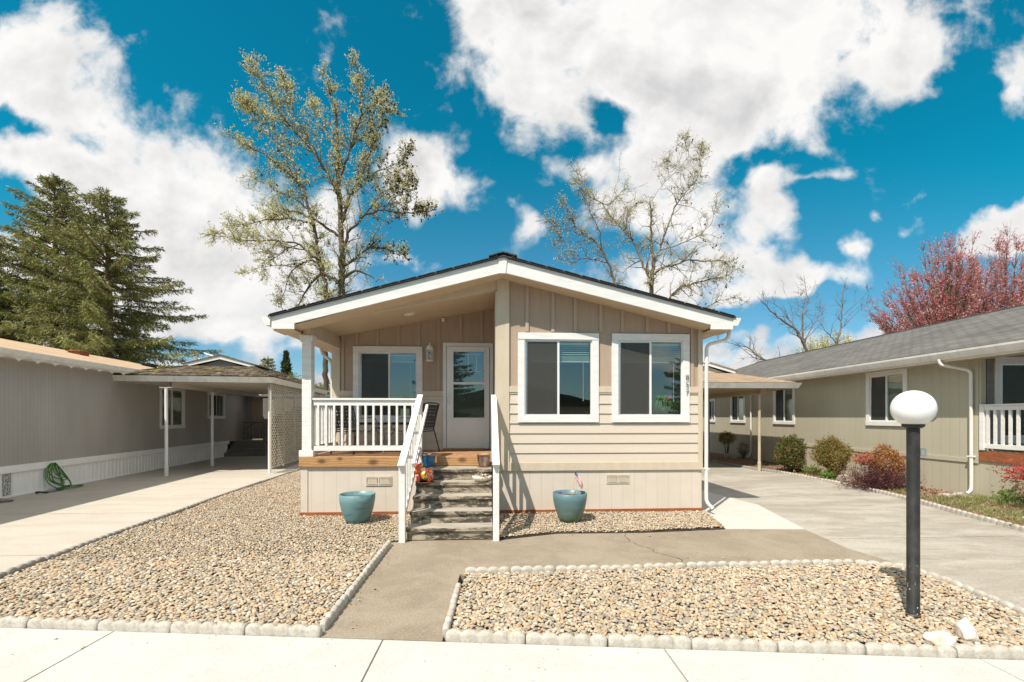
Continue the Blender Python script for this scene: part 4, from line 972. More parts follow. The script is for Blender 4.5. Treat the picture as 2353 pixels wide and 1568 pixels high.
lc = carport('carport', 'left carport with mossy wooden shake roof, thin white posts and lattice side', (-8.42, 13.62, 0), LR, 2.09, 7.0, 2.86, 3.66, 1.75, [(-.72,-.0+.05),(-.70,2.75)], M['shake'], M['shake'], M['cp_grey'], M['cp_white'], M['grey_paint'])
MB().tube([(1.90,.45,0),(1.90,.45,2.6)], .045, 12).build('post', M['cp_white'], lc)
# lattice screen along the right side of the left carport, in framed panels
M['lattice'] = mat('lattice', (.50,.445,.365), (.42,.375,.305), 4, (1,1,1), .65, .2)
def lattice_panel(T, u0, u1, z0, z1, parent, pitch=.165, wd=.042):
    mb = MB(T)
    for sgn, off in ((1, .004), (-1, -.006)):
        c = -(z1-z0)
        while c < (u1-u0)+(z1-z0):
            # line u = u0 + c + sgn*(z-z0)
            pts = []
            ua = u0+c if sgn > 0 else u0+c
            za_, zb_ = z0, z1
            f = lambda z: u0+c+(z-z0) if sgn > 0 else u0+c-(z-z0)
            g_ = lambda u: z0+(u-u0-c) if sgn > 0 else z0-(u-u0-c)
            lo_, hi_ = sorted((g_(u0), g_(u1))); a_, b_ = max(za_, lo_), min(zb_, hi_)
            if b_-a_ > .03:
                w2 = wd*.7071
                mb.hexa([(f(a_)-w2,off,a_),(f(a_)+w2,off,a_),(f(a_)+w2,off+.007,a_),(f(a_)-w2,off+.007,a_)], [(f(b_)-w2,off,b_),(f(b_)+w2,off,b_),(f(b_)+w2,off+.007,b_),(f(b_)-w2,off+.007,b_)])
            c += pitch
    return mb.build('lattice_panel', M['lattice'], parent)
TLat = lambda u, d, z: (2.04+d, u, z)
for k in range(6):
    a = .12+k*1.18
    lp = lattice_panel(TLat, a, a+1.16, .14, 2.70, lc)
    MB(TLat).box(a-.03,a+.01,-.02,.025,.12,2.70).build('lattice_frame', M['lattice'], lp)
    if k > 0 and False: MB(TLat).box(a+.05,a+1.12,-.016,-.012,.55,1.45).box(a+.05,a+1.12,-.016,-.012,1.60,2.35).build('privacy_sheet', M['lattice'], lp)
rcp = carport('carport', 'right carport with brown shingle roof and thin tan posts beside the green house', (7.45, 13.35, 0), R(-2.0), 1.98, 7.6, 2.72, 3.55, 1.85, [(1.05,.40),(1.15,4.1)], M['shingle_brown'], None, M['cp_tan'], M['tan_post'], M['lap'])
# satellite dish and vent pipe on the roofs
sdh = thing('satellite_dish', 'small pale satellite dish standing on the left carport roof', 'dish', (-9.35, 16.0, 3.45))
MB(lambda x, y, z: (-9.35+x*.8+z*.35, 16.0+y*.8, 3.72+z*.9+x*-.35)).lathe([(.0,.0),(.10,.012),(.18,.04),(.24,.08),(.235,.085),(.17,.05),(0,.012)], (0,0), 20).build('reflector', M['vinyl'], sdh, smooth=True)
MB().tube([(-9.35,16,3.3),(-9.35,16,3.62),(-9.3,16,3.7)], .016, 6).tube([(-9.35,16,3.55),(-9.75,15.95,3.68)], .012, 6).box(-9.85,-9.72,15.92,15.98,3.64,3.74).build('mount', M['chrome'], sdh)

# ================================================================== RIGHT NEIGHBOUR (own frame: wall faces -x, runs along +y)
RR = R(-2.0)
M['green_wall'] = mat('sage_panel_siding', (.475,.44,.335), (.45,.415,.315), 2, (1,1,.3), .7, .35, 50, .003, groove=(1,.205,.007))
M['green_trim'] = mat('sage_trim', (.48,.445,.34), (.45,.415,.315), 3, rough=.65, bmp=.3)
M['shingle_grey'] = shingle('grey_shingles', (.15,.145,.132), (.075,.073,.07), 'x', .14, .30)
rh = thing('sage_house', 'long sage green house on the right with grey shingle roof and white windows', 'house', (10.13, 8.785, 0), RR, local=True)
TR = lambda u, d, z: (-d, u, z)
RW = [(1.64,2.88,1.47,2.89),(5.87,7.07,1.44,2.90),(8.97,10.15,1.45,2.90),(11.55,12.25,1.45,2.55)]
RY1 = 16.0
gw_ = MB(); cuts = [0]+[v for r_ in RW for v in (r_[0]+.03, r_[1]-.03)]+[RY1]
for i, (a, b) in enumerate(zip(cuts, cuts[1:])):
    if i % 2:
        r_ = RW[i//2]; gw_.box(0,.05,a,b,.80,r_[2]+.03).box(0,.05,a,b,r_[3]-.03,2.98)
    else: gw_.box(0,.05,a,b,.80,2.98)
gw_.box(.0,.05,0,RY1,-.1,.80)
gw_.build('wall', M['green_wall'], rh)
MB().box(-.022,0,0,RY1,.74,.83).box(-.022,0,-.0,.10,.83,2.98).build('band_board', M['green_trim'], rh)
MB().box(-.03,.0,-.6,RY1,-.02,.03).build('base_board', M['redwood'], rh)
MB().box(.9,.95,0.1,RY1,.8,2.98).build('room_wall', M['room'], rh)
MB().box(.05,9.3,RY1-.05,RY1,0,3.0).prism([(-.0,2.95),(9.3,2.95),(4.6,4.6)], .05, 1, RY1-.1).build('gable_wall', M['green_wall'], rh)
MB().box(9.25,9.3,-3,RY1,0,3.0).build('back_wall', M['green_wall'], rh)
TR2 = lambda u, d, z: (-d, -u, z)
for i, r_ in enumerate(RW): window(TR2, -r_[1], -r_[0], r_[2], r_[3], rh, trim=.10 if i else .115, fr='white', split=.5, blind=1, full_blind=True, name='window')
# roof
RZr = lambda x: 3.06+(x+.46)*.335
rr_ = MB(); ya, yb = -4.2, RY1+.25
rr_.hexa([(-.46,ya,RZr(-.46)),(4.6,ya,RZr(4.6)),(4.6,yb,RZr(4.6)),(-.46,yb,RZr(-.46))], [(-.46,ya,RZr(-.46)+.03),(4.6,ya,RZr(4.6)+.03),(4.6,yb,RZr(4.6)+.03),(-.46,yb,RZr(-.46)+.03)])
rr_.hexa([(4.6,ya,RZr(4.6)),(9.66,ya,RZr(-.46)),(9.66,yb,RZr(-.46)),(4.6,yb,RZr(4.6))], [(4.6,ya,RZr(4.6)+.03),(9.66,ya,RZr(-.46)+.03),(9.66,yb,RZr(-.46)+.03),(4.6,yb,RZr(4.6)+.03)])
rr_.build('roof', M['shingle_grey'], rh)
MB().prism([(4.42,RZr(4.42)+.028),(4.6,RZr(4.6)+.055),(4.78,RZr(4.42)+.028)], yb-ya, 1, ya).build('ridge_cap', M['roof_edge'], rh)
gpr = [(-.46,2.90),(-.53,2.90),(-.56,2.96),(-.585,3.02),(-.59,3.06),(-.582,3.06),(-.55,2.97),(-.525,2.91),(-.47,2.91),(-.465,3.06),(-.46,3.06)]
MB().prism(gpr, yb-ya-.2, 1, ya+.1).build('gutter', M['gutter'], rh)
MB().box(-.46,-.43,ya,yb,2.86,3.05).build('eave_fascia', M['gutter'], rh)
MB().box(-.43,.0,ya,yb,2.87,2.885).build('soffit', M['green_trim'], rh)
spout([(-.52,.34,2.92),(-.50,.32,2.80),(-.07,.10,2.66),(-.065,.10,.30),(-.07,.10,.16),(-.22,.06,.10)], parent=rh, r=.045)
MB().box(-.11,-.02,.05,.15,.86,.89).build('strap', M['gutter'], rh)
spout([(-.52,8.6,2.92),(-.50,8.55,2.80),(-.07,8.45,2.62),(-.065,8.45,.30),(-.2,8.4,.12)], parent=rh, r=.04, m='gutter')
# the porch bay nearest the street: posts, street-facing wall with window, railing, deck
MB().box(.05,.33,.0,.05,-.1,3.0).box(.33,4.2,.0,.05,-.1,1.18).box(.33,4.2,.0,.05,2.90,3.1).box(2.1,4.2,.0,.05,1.18,2.90).build('porch_wall', M['green_wall'], rh)
TP = lambda u, d, z: (u, -d, z)
window(TP, .30, 2.14, 1.15, 2.93, rh, trim=.13, fr='white', split=.66, blind=1, full_blind=True, screen=True)
MB().box(.13,.27,-.03,-.005,1.25,2.90).build('shutter', M['grey_paint'], rh)
MB().box(.0,.10,-.035,.0,.9,3.0).build('corner_board', M['green_trim'], rh)
MB().box(.0,4.2,-4.0,-.0,.96,1.0).build('porch_deck', M['deck'], rh)
MB().box(-.03,.0,-4.0,-.02,.80,1.0).build('deck_fascia', M['redwood'], rh)
MB().box(.0,.03,-4.0,-.0,-.05,.80).build('skirting', M['green_wall'], rh)
MB().box(.02,.16,-3.9,-3.76,1.0,3.0).build('porch_post', M['green_trim'], rh)
def rail_local(parent, x, y0, y1, z0, z1):
    o = MB().box(x-.02,x+.02,y0,y1,z1-.12,z1-.03).box(x-.045,x+.045,y0,y1,z1-.03,z1).box(x-.02,x+.02,y0,y1,z0,z0+.09).box(x-.04,x+.04,y1-.085,y1,z0-.04,z1-.035).build('railing', M['white_wood'], parent, bevel=.004)
    k = int((y1-y0)/.135)
    for i in range(k): MB().box(x-.017,x+.017,y1-.16-i*.135,y1-.115-i*.135,z0+.09,z1-.12).build('baluster', M['white_wood'], o)
rail_local(rh, -.01, -3.7, -.04, 1.06, 1.95)
tag(MB().box(8.9,9.3,16.0,16.0+.01,0,.01).build('tmp', M['white']), None) if False else None
spb = MB().hexa([(9.45,8.75,.05),(10.05,8.85,.05),(10.05,9.08,.05),(9.45,9.0,.05)], [(9.45,8.75,.085),(10.05,8.85,.10),(10.05,9.08,.10),(9.45,9.0,.085)]).hexa([(9.45,8.75,.085),(10.05,8.85,.10),(10.05,8.87,.10),(9.45,8.77,.085)], [(9.45,8.75,.10),(10.05,8.85,.12),(10.05,8.87,.12),(9.45,8.77,.10)])
tag(spb.build('splash_block', M['edging'], origin=(9.6,8.8,.07)), 'pale flat splash block under the downspout of the green house', 'splash block')

# ================================================================== OBJECTS
# lamp post
lx, ly = 3.548, 3.585
lamp = thing('lamp_post', 'black post lamp with round white globe standing in the pebble bed', 'lamp post', (lx, ly, 0))
M['black_paint'] = mat('black_paint', (.018,.019,.021), (.035,.036,.038), 9, (1,1,.3), .42, .15, 30, .003, .5, .75, c3=(.10,.10,.10), s3=6)
def pole_mat():
    m, t, p, co = base_mat('scuffed_black_paint')
    s = t.new('ShaderNodeSeparateXYZ'); t.link(co, s.inputs[0])
    lowm = t.math('SUBTRACT', 1, t.smooth(s.outputs[2], .1, .55))
    sp = t.smooth(t.noise(mapped(t, co, (1,1,.6)), 55, 3, .6), .66, .70); sp2 = t.smooth(t.noise(co, 28, 4, .7), .64, .69)
    scr = t.smooth(t.noise(mapped(t, co, (3,3,1)), 9, 6, .7), .62, .74)
    col = t.mixc(t.smooth(t.noise(co, 8, 5), .4, .7), (.018,.017,.016), (.040,.037,.034)); col = t.mixc(t.math('MULTIPLY', scr, .25), col, (.20,.20,.19))
    col = t.mixc(t.math('MULTIPLY', t.math('MAXIMUM', sp, sp2), t.math('MULTIPLY_ADD', lowm, .9, .06)), col, (.6,.58,.54))
    t.link(col, p.inputs['Base Color']); p.inputs['Roughness'].default_value = .52; bump(t, p, t.noise(co, 40, 4), .15, .003); return m
M['pole'] = pole_mat()
MB().lathe([(.050,-.05),(.050,.055),(.046,.06),(.0445,.062),(.0445,1.60),(.044,1.61)], (lx,ly), 28).build('pole', M['pole'], lamp, smooth=True)
MB().lathe([(.0505,.056),(.0515,.060),(.0505,.064)], (lx,ly), 28).build('seam_ring', M['chrome'], lamp)
MB().lathe([(.0,1.60),(.055,1.602),(.074,1.616),(.078,1.634),(.06,1.64)], (lx,ly), 28).build('fitter', M['dark'], lamp, smooth=True)
mgl, tgl, pgl, cgl = base_mat('opal_globe')
pgl.inputs['Base Color'].default_value = (.86,.85,.84,1); pgl.inputs['Roughness'].default_value = .22; pgl.inputs['Subsurface Weight'].default_value = .6; pgl.inputs['Subsurface Radius'].default_value = (.08,.08,.08); pgl.inputs['Subsurface Scale'].default_value = 1
GR = .150; MB().lathe([(GR*math.sin(a), 1.765+GR*math.cos(a)) for a in np.linspace(0, PI*.83, 28)], (lx,ly), 48).build('globe', mgl, lamp, smooth=True)
MB().box(lx+.030,lx+.066,ly-.042,ly-.012,1.375,1.425).box(lx+.062,lx+.068,ly-.052,ly-.002,1.37,1.435).build('bracket', M['frame_grey'], lamp)
# big blue-green planters
def planter_mat(name, c1, c2, c3):
    m, t, p, co = base_mat(name)
    s = t.new('ShaderNodeSeparateXYZ'); t.link(co, s.inputs[0])
    g_ = t.smooth(s.outputs[2], .02, .40)
    col = t.mixc(g_, c2, c1); col = t.mixc(t.smooth(t.noise(mapped(t, co, (1,1,2.5)), 5, 6, .65), .5, .72), col, c3)
    t.link(col, p.inputs['Base Color']); p.inputs['Roughness'].default_value = .42; bump(t, p, t.noise(co, 25, 3), .12, .003); return m
PM1 = planter_mat('weathered_blue_resin', (.155,.275,.29), (.14,.265,.27), (.06,.12,.155))
PM2 = planter_mat('blue_green_glaze', (.11,.195,.22), (.13,.18,.125), (.15,.265,.255))
M['potsoil'] = mat('potting_soil', (.16,.10,.065), (.07,.045,.03), 30, rough=1, bmp=1, bscale=60, bdist=.02, c3=(.35,.26,.18), s3=25)
def planter(x, y, m, label, h=.455):
    t = thing('planter', label, 'planter', (x, y, .03), group='large planters against the house')
    prof = [(.0,.03),(.145,.03),(.165,.04),(.20,.12),(.245,.26),(.268,.38),(.276,.03+h),(.268,.035+h),(.258,.03+h),(.25,.38),(.245,.36)]
    MB().lathe(prof, (x,y), 40).build('pot', m, t, smooth=True)
    MB().lathe([(0,.43),(.12,.428),(.25,.42)], (x,y), 24).build('soil', M['potsoil'], t)
    return t
p1 = planter(-2.02, 7.30, PM1, 'large blue weathered planter left of the porch stairs, bare soil inside')
p2 = planter(1.345, 7.22, PM2, 'large blue green glazed planter right of the stairs with a small flag in it')
for (dx, dy, c_) in ((-.16,-.02,'m'),(-.10,.05,'g'),(.0,-.1,'g')):
    pass
M['violet'] = mat('violet_petals', (.25,.02,.30), (.16,.01,.22), 20)
M['stem'] = mat('green_stem', (.16,.26,.06), (.12,.20,.05), 20)
fw = MB()
for k in range(5): fw.ball((1.17+.02*math.cos(k*1.26),7.13+.02*math.sin(k*1.26),.505),(.016,.016,.008),6,4)
fw.build('flower', M['violet'], p2)
MB().tube([(1.39,7.10,.42),(1.40,7.09,.50),(1.415,7.09,.54)], .006, 5).tube([(1.38,7.11,.42),(1.37,7.10,.48)], .005, 5).tube([(1.18,7.13,.42),(1.17,7.13,.50)], .004, 5).build('sprout', M['stem'], p2)
# small stick flag
fl = thing('stick_flag', 'small stars and stripes flag on a wooden stick standing in a planter', 'flag', (1.42, 7.20, .45))
sb_, st_ = Vector((1.385,7.18,.42)), Vector((1.435,7.22,.885))
MB().tube([sb_, st_], .0045, 8).ball(st_+Vector((0,0,.01)), (.007,.007,.016), 8, 6).build('stick', mat('pale_wood', (.62,.45,.26), (.55,.38,.2), 20), fl)
def flag_mat():
    m = bpy.data.materials.new('flag_cloth'); m.use_nodes = True; t = NT(m.node_tree); p = m.node_tree.nodes['Principled BSDF']
    uv = t.new('ShaderNodeUVMap'); s = t.new('ShaderNodeSeparateXYZ'); t.link(uv.outputs[0], s.inputs[0])
    stripe = t.math('GREATER_THAN', t.math('FRACT', t.math('MULTIPLY', s.outputs[1], 6.5)), .5)
    col = t.mixc(stripe, (.75,.72,.68), (.45,.03,.05))
    canton = t.math('MULTIPLY', t.math('LESS_THAN', s.outputs[0], .42), t.math('GREATER_THAN', s.outputs[1], .46))
    sx_ = t.math('SUBTRACT', t.math('FRACT', t.math('MULTIPLY', s.outputs[0], 14)), .5); sy_ = t.math('SUBTRACT', t.math('FRACT', t.math('MULTIPLY', s.outputs[1], 9.3)), .5)
    star = t.math('LESS_THAN', t.math('ADD', t.math('MULTIPLY', sx_, sx_), t.math('MULTIPLY', sy_, sy_)), .07)
    col = t.mixc(canton, col, t.mixc(star, (.02,.035,.12), (.75,.74,.72))); t.link(col, p.inputs['Base Color']); p.inputs['Roughness'].default_value = .8; return m
nu, nv = 16, 8; fv = []; uvs = []
for i in range(nu+1):
    for j in range(nv+1):
        u, v = i/nu, j/nv
        hang = u**1.1
        x = 1.425+.115*hang+.012*math.sin(v*7+u*3); z = .845-.135*(1-v)-.21*hang+.01*math.sin(u*9); yv = 7.215-.025*math.sin(u*8+v*3)-.03*u
        fv.append((x, yv, z)); uvs.append((u, v))
fm = MB(); fm.add(fv, [(i*(nv+1)+j, (i+1)*(nv+1)+j, (i+1)*(nv+1)+j+1, i*(nv+1)+j+1) for i in range(nu) for j in range(nv)])
fo = fm.build('cloth', flag_mat(), fl); ul = fo.data.uv_layers.new(name='UVMap')
for lp_ in fo.data.loops: ul.data[lp_.index].uv = uvs[lp_.vertex_index]
fo.data.polygons.foreach_set('use_smooth', [True]*len(fo.data.polygons)); so_ = fo.modifiers.new('t', 'SOLIDIFY'); so_.thickness = .0012
# glazed pots on the top step
def glaze(name, c1, c2, c3=None, sc=6, st=(1,1,.35)):
    m = mat(name, c1, c2, sc, st, .12, spec=.6, lo=.4, hi=.6, c3=c3, s3=4); return m
BZ = .858
def glazed_pot(x, y, r, h, m, rimm, label, name='flower_pot'):
    t = thing(name, label, 'pot', (x, y, BZ), group=None)
    MB().lathe([(0,BZ+.012),(r*.66,BZ+.012),(r*.70,BZ+.03),(r*.86,BZ+h*.5),(r*.93,BZ+h*.86),(r*.92,BZ+h*.88)], (x,y), 32).build('body', m, t, smooth=True)
    MB().lathe([(r*.90,BZ+h*.88),(r*1.0,BZ+h*.89),(r*1.0,BZ+h),(r*.90,BZ+h),(r*.84,BZ+h*.8),(0,BZ+h*.8)], (x,y), 32).build('rim', rimm, t, smooth=True)
    MB().lathe([(0,BZ),(r*.92,BZ),(r*1.02,BZ+.012),(r*.9,BZ+.013),(r*.7,BZ+.006)], (x,y), 32).build('saucer', rimm, t, smooth=True)
    return t
glazed_pot(-.945, 7.60, .125, .225, glaze('cobalt_glaze', (.01,.045,.16), (.01,.12,.24)), glaze('grey_blue_rim', (.12,.13,.14), (.30,.22,.15)), 'cobalt blue glazed flower pot on the top step by the left railing')
glazed_pot(-.035, 7.62, .118, .225, glaze('plum_glaze', (.06,.015,.03), (.16,.09,.055), (.42,.36,.30)), glaze('brown_rim', (.30,.15,.06), (.42,.28,.15)), 'brown and plum glazed flower pot on the top step by the right railing')
# painted ceramic cat planter
CZ = .683; cx0, cy0 = -.955, 7.17
ct = thing('cat_planter', 'orange ceramic cat planter painted with bright flowers, on the fourth step', 'cat planter', (cx0, cy0, CZ))
def talavera():
    m, t, p, co = base_mat('painted_flowers')
    vo = t.new('ShaderNodeTexVoronoi'); vo.inputs['Scale'].default_value = 17; t.link(co, vo.inputs['Vector'])
    s = t.new('ShaderNodeSeparateColor'); t.link(vo.outputs['Color'], s.inputs[0])
    cr_ = t.new('ShaderNodeValToRGB'); cr_.color_ramp.interpolation = 'CONSTANT'; e = cr_.color_ramp.elements
    e[0].color = (.75,.10,.015,1); e[0].position = 0
    for pos, c_ in ((.3,(.02,.30,.42,1)),(.45,(.80,.42,.03,1)),(.62,(.45,.55,.06,1)),(.75,(.80,.12,.02,1)),(.88,(.30,.03,.25,1))):
        el = e.new(pos); el.color = c_
    e[-1].position = 1.0
    t.link(s.outputs[0], cr_.inputs[0])
    ctr = t.math('LESS_THAN', vo.outputs['Distance'], .16); ring = t.math('LESS_THAN', t.math('ABSOLUTE', t.math('SUBTRACT', vo.outputs['Distance'], .36)), .05)
    col = t.mixc(ctr, cr_.outputs[0], (.85,.55,.05)); col = t.mixc(ring, col, (.85,.78,.60))
    t.link(col, p.inputs['Base Color']); p.inputs['Roughness'].default_value = .15; return m
M['talavera'] = talavera(); M['orange'] = glaze('orange_glaze', (.62,.085,.02), (.70,.13,.025))
def lathe_skin(spine, radii, name, m, parent, n=14):
    return MB().tube(spine, radii, n).build(name, m, parent, smooth=True)
body = MB().tube([(cx0-.075,cy0-.02,CZ+.09),(cx0-.06,cy0-.02,CZ+.10),(cx0,cy0,CZ+.105),(cx0+.07,cy0,CZ+.105),(cx0+.12,cy0,CZ+.10),(cx0+.135,cy0,CZ+.10)], [.03,.07,.082,.088,.078,.03], 16)
body.build('body', M['talavera'], ct, smooth=True)
MB().lathe([(.052,CZ+.17),(.060,CZ+.205),(.052,CZ+.207),(.045,CZ+.18)], (cx0+.06,cy0), 18).build('opening', M['talavera'], ct, smooth=True)
hd_ = MB().ball((cx0-.095,cy0-.045,CZ+.235),(.058,.052,.052),16,10).tube([(cx0-.09,cy0-.03,CZ+.13),(cx0-.095,cy0-.04,CZ+.21)], [.05,.042], 12)
for sx in (-1, 1): hd_.tube([(cx0-.095+sx*.036,cy0-.04,CZ+.265),(cx0-.095+sx*.048,cy0-.04,CZ+.315)], [.024,.003], 8)
hd_.ball((cx0-.098,cy0-.092,CZ+.222),(.022,.016,.016),10,6)
hd_.build('head', M['orange'], ct, smooth=True)
fc = MB()
for sx in (-1, 1): fc.ball((cx0-.097+sx*.022,cy0-.092,CZ+.248),(.009,.006,.010),8,6)
fc.ball((cx0-.098,cy0-.108,CZ+.226),(.005,.004,.004),6,4).build('eyes', M['digit'], ct)
lg = MB()
for dx, dy in ((-.085,-.06),(-.06,.05),(.085,-.055),(.10,.05)): lg.tube([(cx0+dx,cy0+dy,CZ+.10),(cx0+dx-.005,cy0+dy-.01,CZ+.03),(cx0+dx-.01,cy0+dy-.03,CZ+.012)], [.034,.028,.024], 10)
lg.build('legs', M['orange'], ct, smooth=True)
MB().lathe([(0,CZ),(.14,CZ),(.155,CZ+.008),(.13,CZ+.008)], (cx0+.01,cy0-.01), 28).build('saucer', glaze('terracotta', (.42,.22,.12), (.5,.3,.18)), ct)
# white shell-shaped bowl with shells in it
sx0, sy0, SZ = -.06, 7.17, .683
sh_ = thing('shell_bowl', 'white fluted ceramic bowl filled with small shells on the fourth step', 'bowl', (sx0, sy0, SZ))
vs = []; NR = 72; pr_ = [(.075,.0),(.10,.012),(.132,.045),(.145,.075),(.135,.078),(.11,.05),(.0,.045)]
for (r_, z) in pr_:
    for j in range(NR):
        a = 2*PI*j/NR; k_ = 1+.10*(abs(math.sin(a*7)))*min(1, z/.05+.2)
        vs.append((sx0+r_*k_*math.cos(a), sy0+r_*k_*.85*math.sin(a), SZ+z+(.012*abs(math.sin(a*7)) if z > .06 else 0)))
MB().add(vs, [(i*NR+j, i*NR+(j+1) % NR, (i+1)*NR+(j+1) % NR, (i+1)*NR+j) for i in range(len(pr_)-1) for j in range(NR)]).build('bowl', glaze('ivory_glaze', (.74,.70,.62), (.66,.60,.50)), sh_, smooth=True)
Pp = np.stack([rng.normal(sx0,.055,130), rng.normal(sy0,.045,130), SZ+.075+rng.uniform(0,.03,130)], 1)
V, F, K = leaves(Pp, .035, .8, [(.55,.45,.36),(.30,.18,.12),(.68,.62,.55),(.22,.12,.10)]); np_mesh('shells', V, F, leaf_mat('shell_bits', trans=0), sh_, col=K)
# door mat
M['coir'] = mat('coir', (.42,.22,.06), (.26,.13,.035), 60, rough=1, bmp=1, bscale=150, bdist=.01)
dmat = MB().prism([(-.86,9.08),(-.86,9.33),(-.05,9.33),(-.05,9.08)]+[(-.05-.81*(1-abs(2*k/10-1))*0-.81*k/10, 9.08-.012*(k % 2)) for k in range(1,10)], .03, 2, DK+.002)
tag(dmat.build('door_mat', M['coir'], origin=(-.45,9.2,DK)), 'tan coir door mat lying before the front door', 'door mat')
# patio chairs with woven straps, small round table
def chair(loc, rz, label):
    t = thing('patio_chair', label, 'chair', loc, rz, 'patio chairs on the porch', local=True)
    # faces +y; seat at .42
    fr = MB()
    for sx in (-1, 1):
        x = sx*.29
        fr.tube([(x,.27,0),(x,.24,.35),(x,.22,.58),(x,.17,.645),(x,.08,.66),(x,-.22,.645),(x*.98,-.27,.64)], .0125, 8)
    fr.build('arm_frame', M['frame_grey'], t, smooth=True)
    bk = MB()
    for sx in (-1, 1):
        x = sx*.245; bk.tube([(sx*.27,-.36,0),(x,-.27,.36),(x,-.24,.43),(x,-.30,.70),(x,-.36,.90),(x*.96,-.365,.915)], .0125, 8)
    bk.tube([(-.245,-.365,.91),(-.12,-.38,.93),(.12,-.38,.93),(.245,-.365,.91)], .0125, 8).tube([(-.245,-.24,.44),(.245,-.24,.44)], .011, 8)
    bk.build('back_frame', M['dark'], t, smooth=True)
    sf_ = MB()
    for sx in (-1, 1): sf_.tube([(sx*.25,-.24,.405),(sx*.25,.05,.385),(sx*.25,.22,.415),(sx*.25,.25,.40)], .0125, 8)
    sf_.tube([(-.25,.25,.40),(.25,.25,.40)], .0125, 8).tube([(-.29,.22,.40),(.29,.22,.40)], .010, 8).build('seat_frame', M['frame_grey'], t, smooth=True)
    S_ = MB(); bx = lambda v: (-.245-.012*0-.06*(v)**1.0)
    def backp(u, v): return (u*.235, -.245-.12*v-.02*math.sin(v*PI)*(1-u*u), .46+.44*v)
    for k in range(7):
        v0 = (k+.12)/7; v1 = (k+.80)/7
        S_.hexa([backp(-1,v0),backp(1,v0),(backp(1,v0)[0],backp(1,v0)[1]-.004,backp(1,v0)[2]),(backp(-1,v0)[0],backp(-1,v0)[1]-.004,backp(-1,v0)[2])], [backp(-1,v1),backp(1,v1),(backp(1,v1)[0],backp(1,v1)[1]-.004,backp(1,v1)[2]),(backp(-1,v1)[0],backp(-1,v1)[1]-.004,backp(-1,v1)[2])])
    for k in range(6):
        u0 = -1+2*(k+.15)/6; u1 = -1+2*(k+.80)/6
        a, b, c, d_ = backp(u0,0), backp(u1,0), backp(u1,1), backp(u0,1)
        m0, m1 = backp(u0,.5), backp(u1,.5)
        for q in ((a,b,m1,m0),(m0,m1,c,d_)):
            lo = [(p[0],p[1]+.005,p[2]) for p in q]; hi = [(p[0],p[1]+.009,p[2]) for p in q]; S_.hexa(lo, hi)
    S_.build('back_straps', M['strap'], t)
    Q = MB()
    for k in range(7):
        y = -.22+k*.067; Q.box(-.25,.25,y,y+.045,.398-.012*math.sin(k/6*PI),.403-.012*math.sin(k/6*PI))
    for k in range(6):
        x = -.24+k*.083; Q.box(x,x+.055,-.24,.24,.392,.396)
    Q.build('seat_straps', M['strap'], t)
    return t
chair((-2.40,8.62,DK), R(-28), 'left of two dark woven strap patio chairs, seen from behind through the porch railing')
chair((-1.33,8.74,DK), R(62), 'right of two dark woven strap patio chairs, turned left beside the stair railing')
tb = thing('side_table', 'small round glass top metal table between the two patio chairs', 'table', (-1.92, 8.82, DK))
tx_, ty_ = -1.92, 8.82
MB().lathe([(0,DK+.43),(.24,.43+DK),(.245,DK+.436),(.24,DK+.442),(0,DK+.442)], (tx_,ty_), 36).build('table_top', M['glass'], tb, smooth=False)
MB().lathe([(.235,DK+.415),(.255,DK+.42),(.255,DK+.445),(.243,DK+.447)], (tx_,ty_), 36).build('rim', M['frame_grey'], tb, smooth=True)
lgm = MB()
for k in range(3):
    a = k*2*PI/3+.6; lgm.tube([(tx_+.22*math.cos(a),ty_+.22*math.sin(a),DK),(tx_+.03*math.cos(a),ty_+.03*math.sin(a),DK+.20),(tx_+.19*math.cos(a),ty_+.19*math.sin(a),DK+.42)], .010, 6)
islands(lgm, 'leg', M['frame_grey'], tb, smooth=True)
cj = MB().lathe([(0,DK+.443),(.032,DK+.445),(.034,DK+.57),(.028,DK+.575),(.028,DK+.46),(0,DK+.455)], (tx_+.10,ty_-.02), 18).build('candle_holder', M['talavera'], smooth=True, origin=(tx_+.10,ty_-.02,DK+.443))
tag(cj, 'colourful mosaic candle holder on the small porch table', 'candle holder')
ash = MB().lathe([(0,DK+.443),(.055,DK+.445),(.062,DK+.475),(.052,DK+.475),(.045,DK+.455),(0,DK+.452)], (tx_-.13,ty_-.06), 20).build('ashtray', M['dark'], smooth=True, origin=(tx_-.13,ty_-.06,DK+.443))
tag(ash, 'small dark glass ashtray on left side of the porch table', 'ashtray')
# plant inside the right window
hp = thing('potted_plant', 'spiky leaved cactus plant with one pink bloom in a dark pot inside the right window', 'houseplant', (3.22, 8.06, 1.74))
MB().lathe([(0,1.70),(.09,1.70),(.11,1.73),(.125,1.87),(.115,1.87),(0,1.85)], (3.22,8.08), 20).build('pot', M['dark'], hp, smooth=True)
st_ = MB()
for k in range(75):
    a = random.uniform(0, 2*PI); l = random.uniform(.18,.36); r0 = .03; dx, dy = math.cos(a), math.sin(a)*.42-.1
    pts = [(3.22+dx*r0,8.08+dy*r0,1.86),(3.22+dx*l*.45,8.06+dy*l*.45,1.98+random.uniform(0,.12)),(3.22+dx*l*.8,8.05+dy*l*.6,1.93+random.uniform(-.05,.08)),(3.22+dx*l,8.04+dy*l*.6,1.78+random.uniform(-.07,.05))]
    st_.tube(pts, [.010,.013,.011,.004], 5, True, .35)
st_.build('leaves', mat('cactus_green', (.20,.26,.09), (.13,.19,.06), 8, rough=.5), hp, smooth=True)
bl_ = MB(); 
for k in range(6): bl_.tube([(3.30,7.98,2.07),(3.30+.03*math.cos(k),7.97+.01*math.sin(k),2.03),(3.30+.035*math.cos(k),7.97,1.985)], [.012,.014,.003], 6)
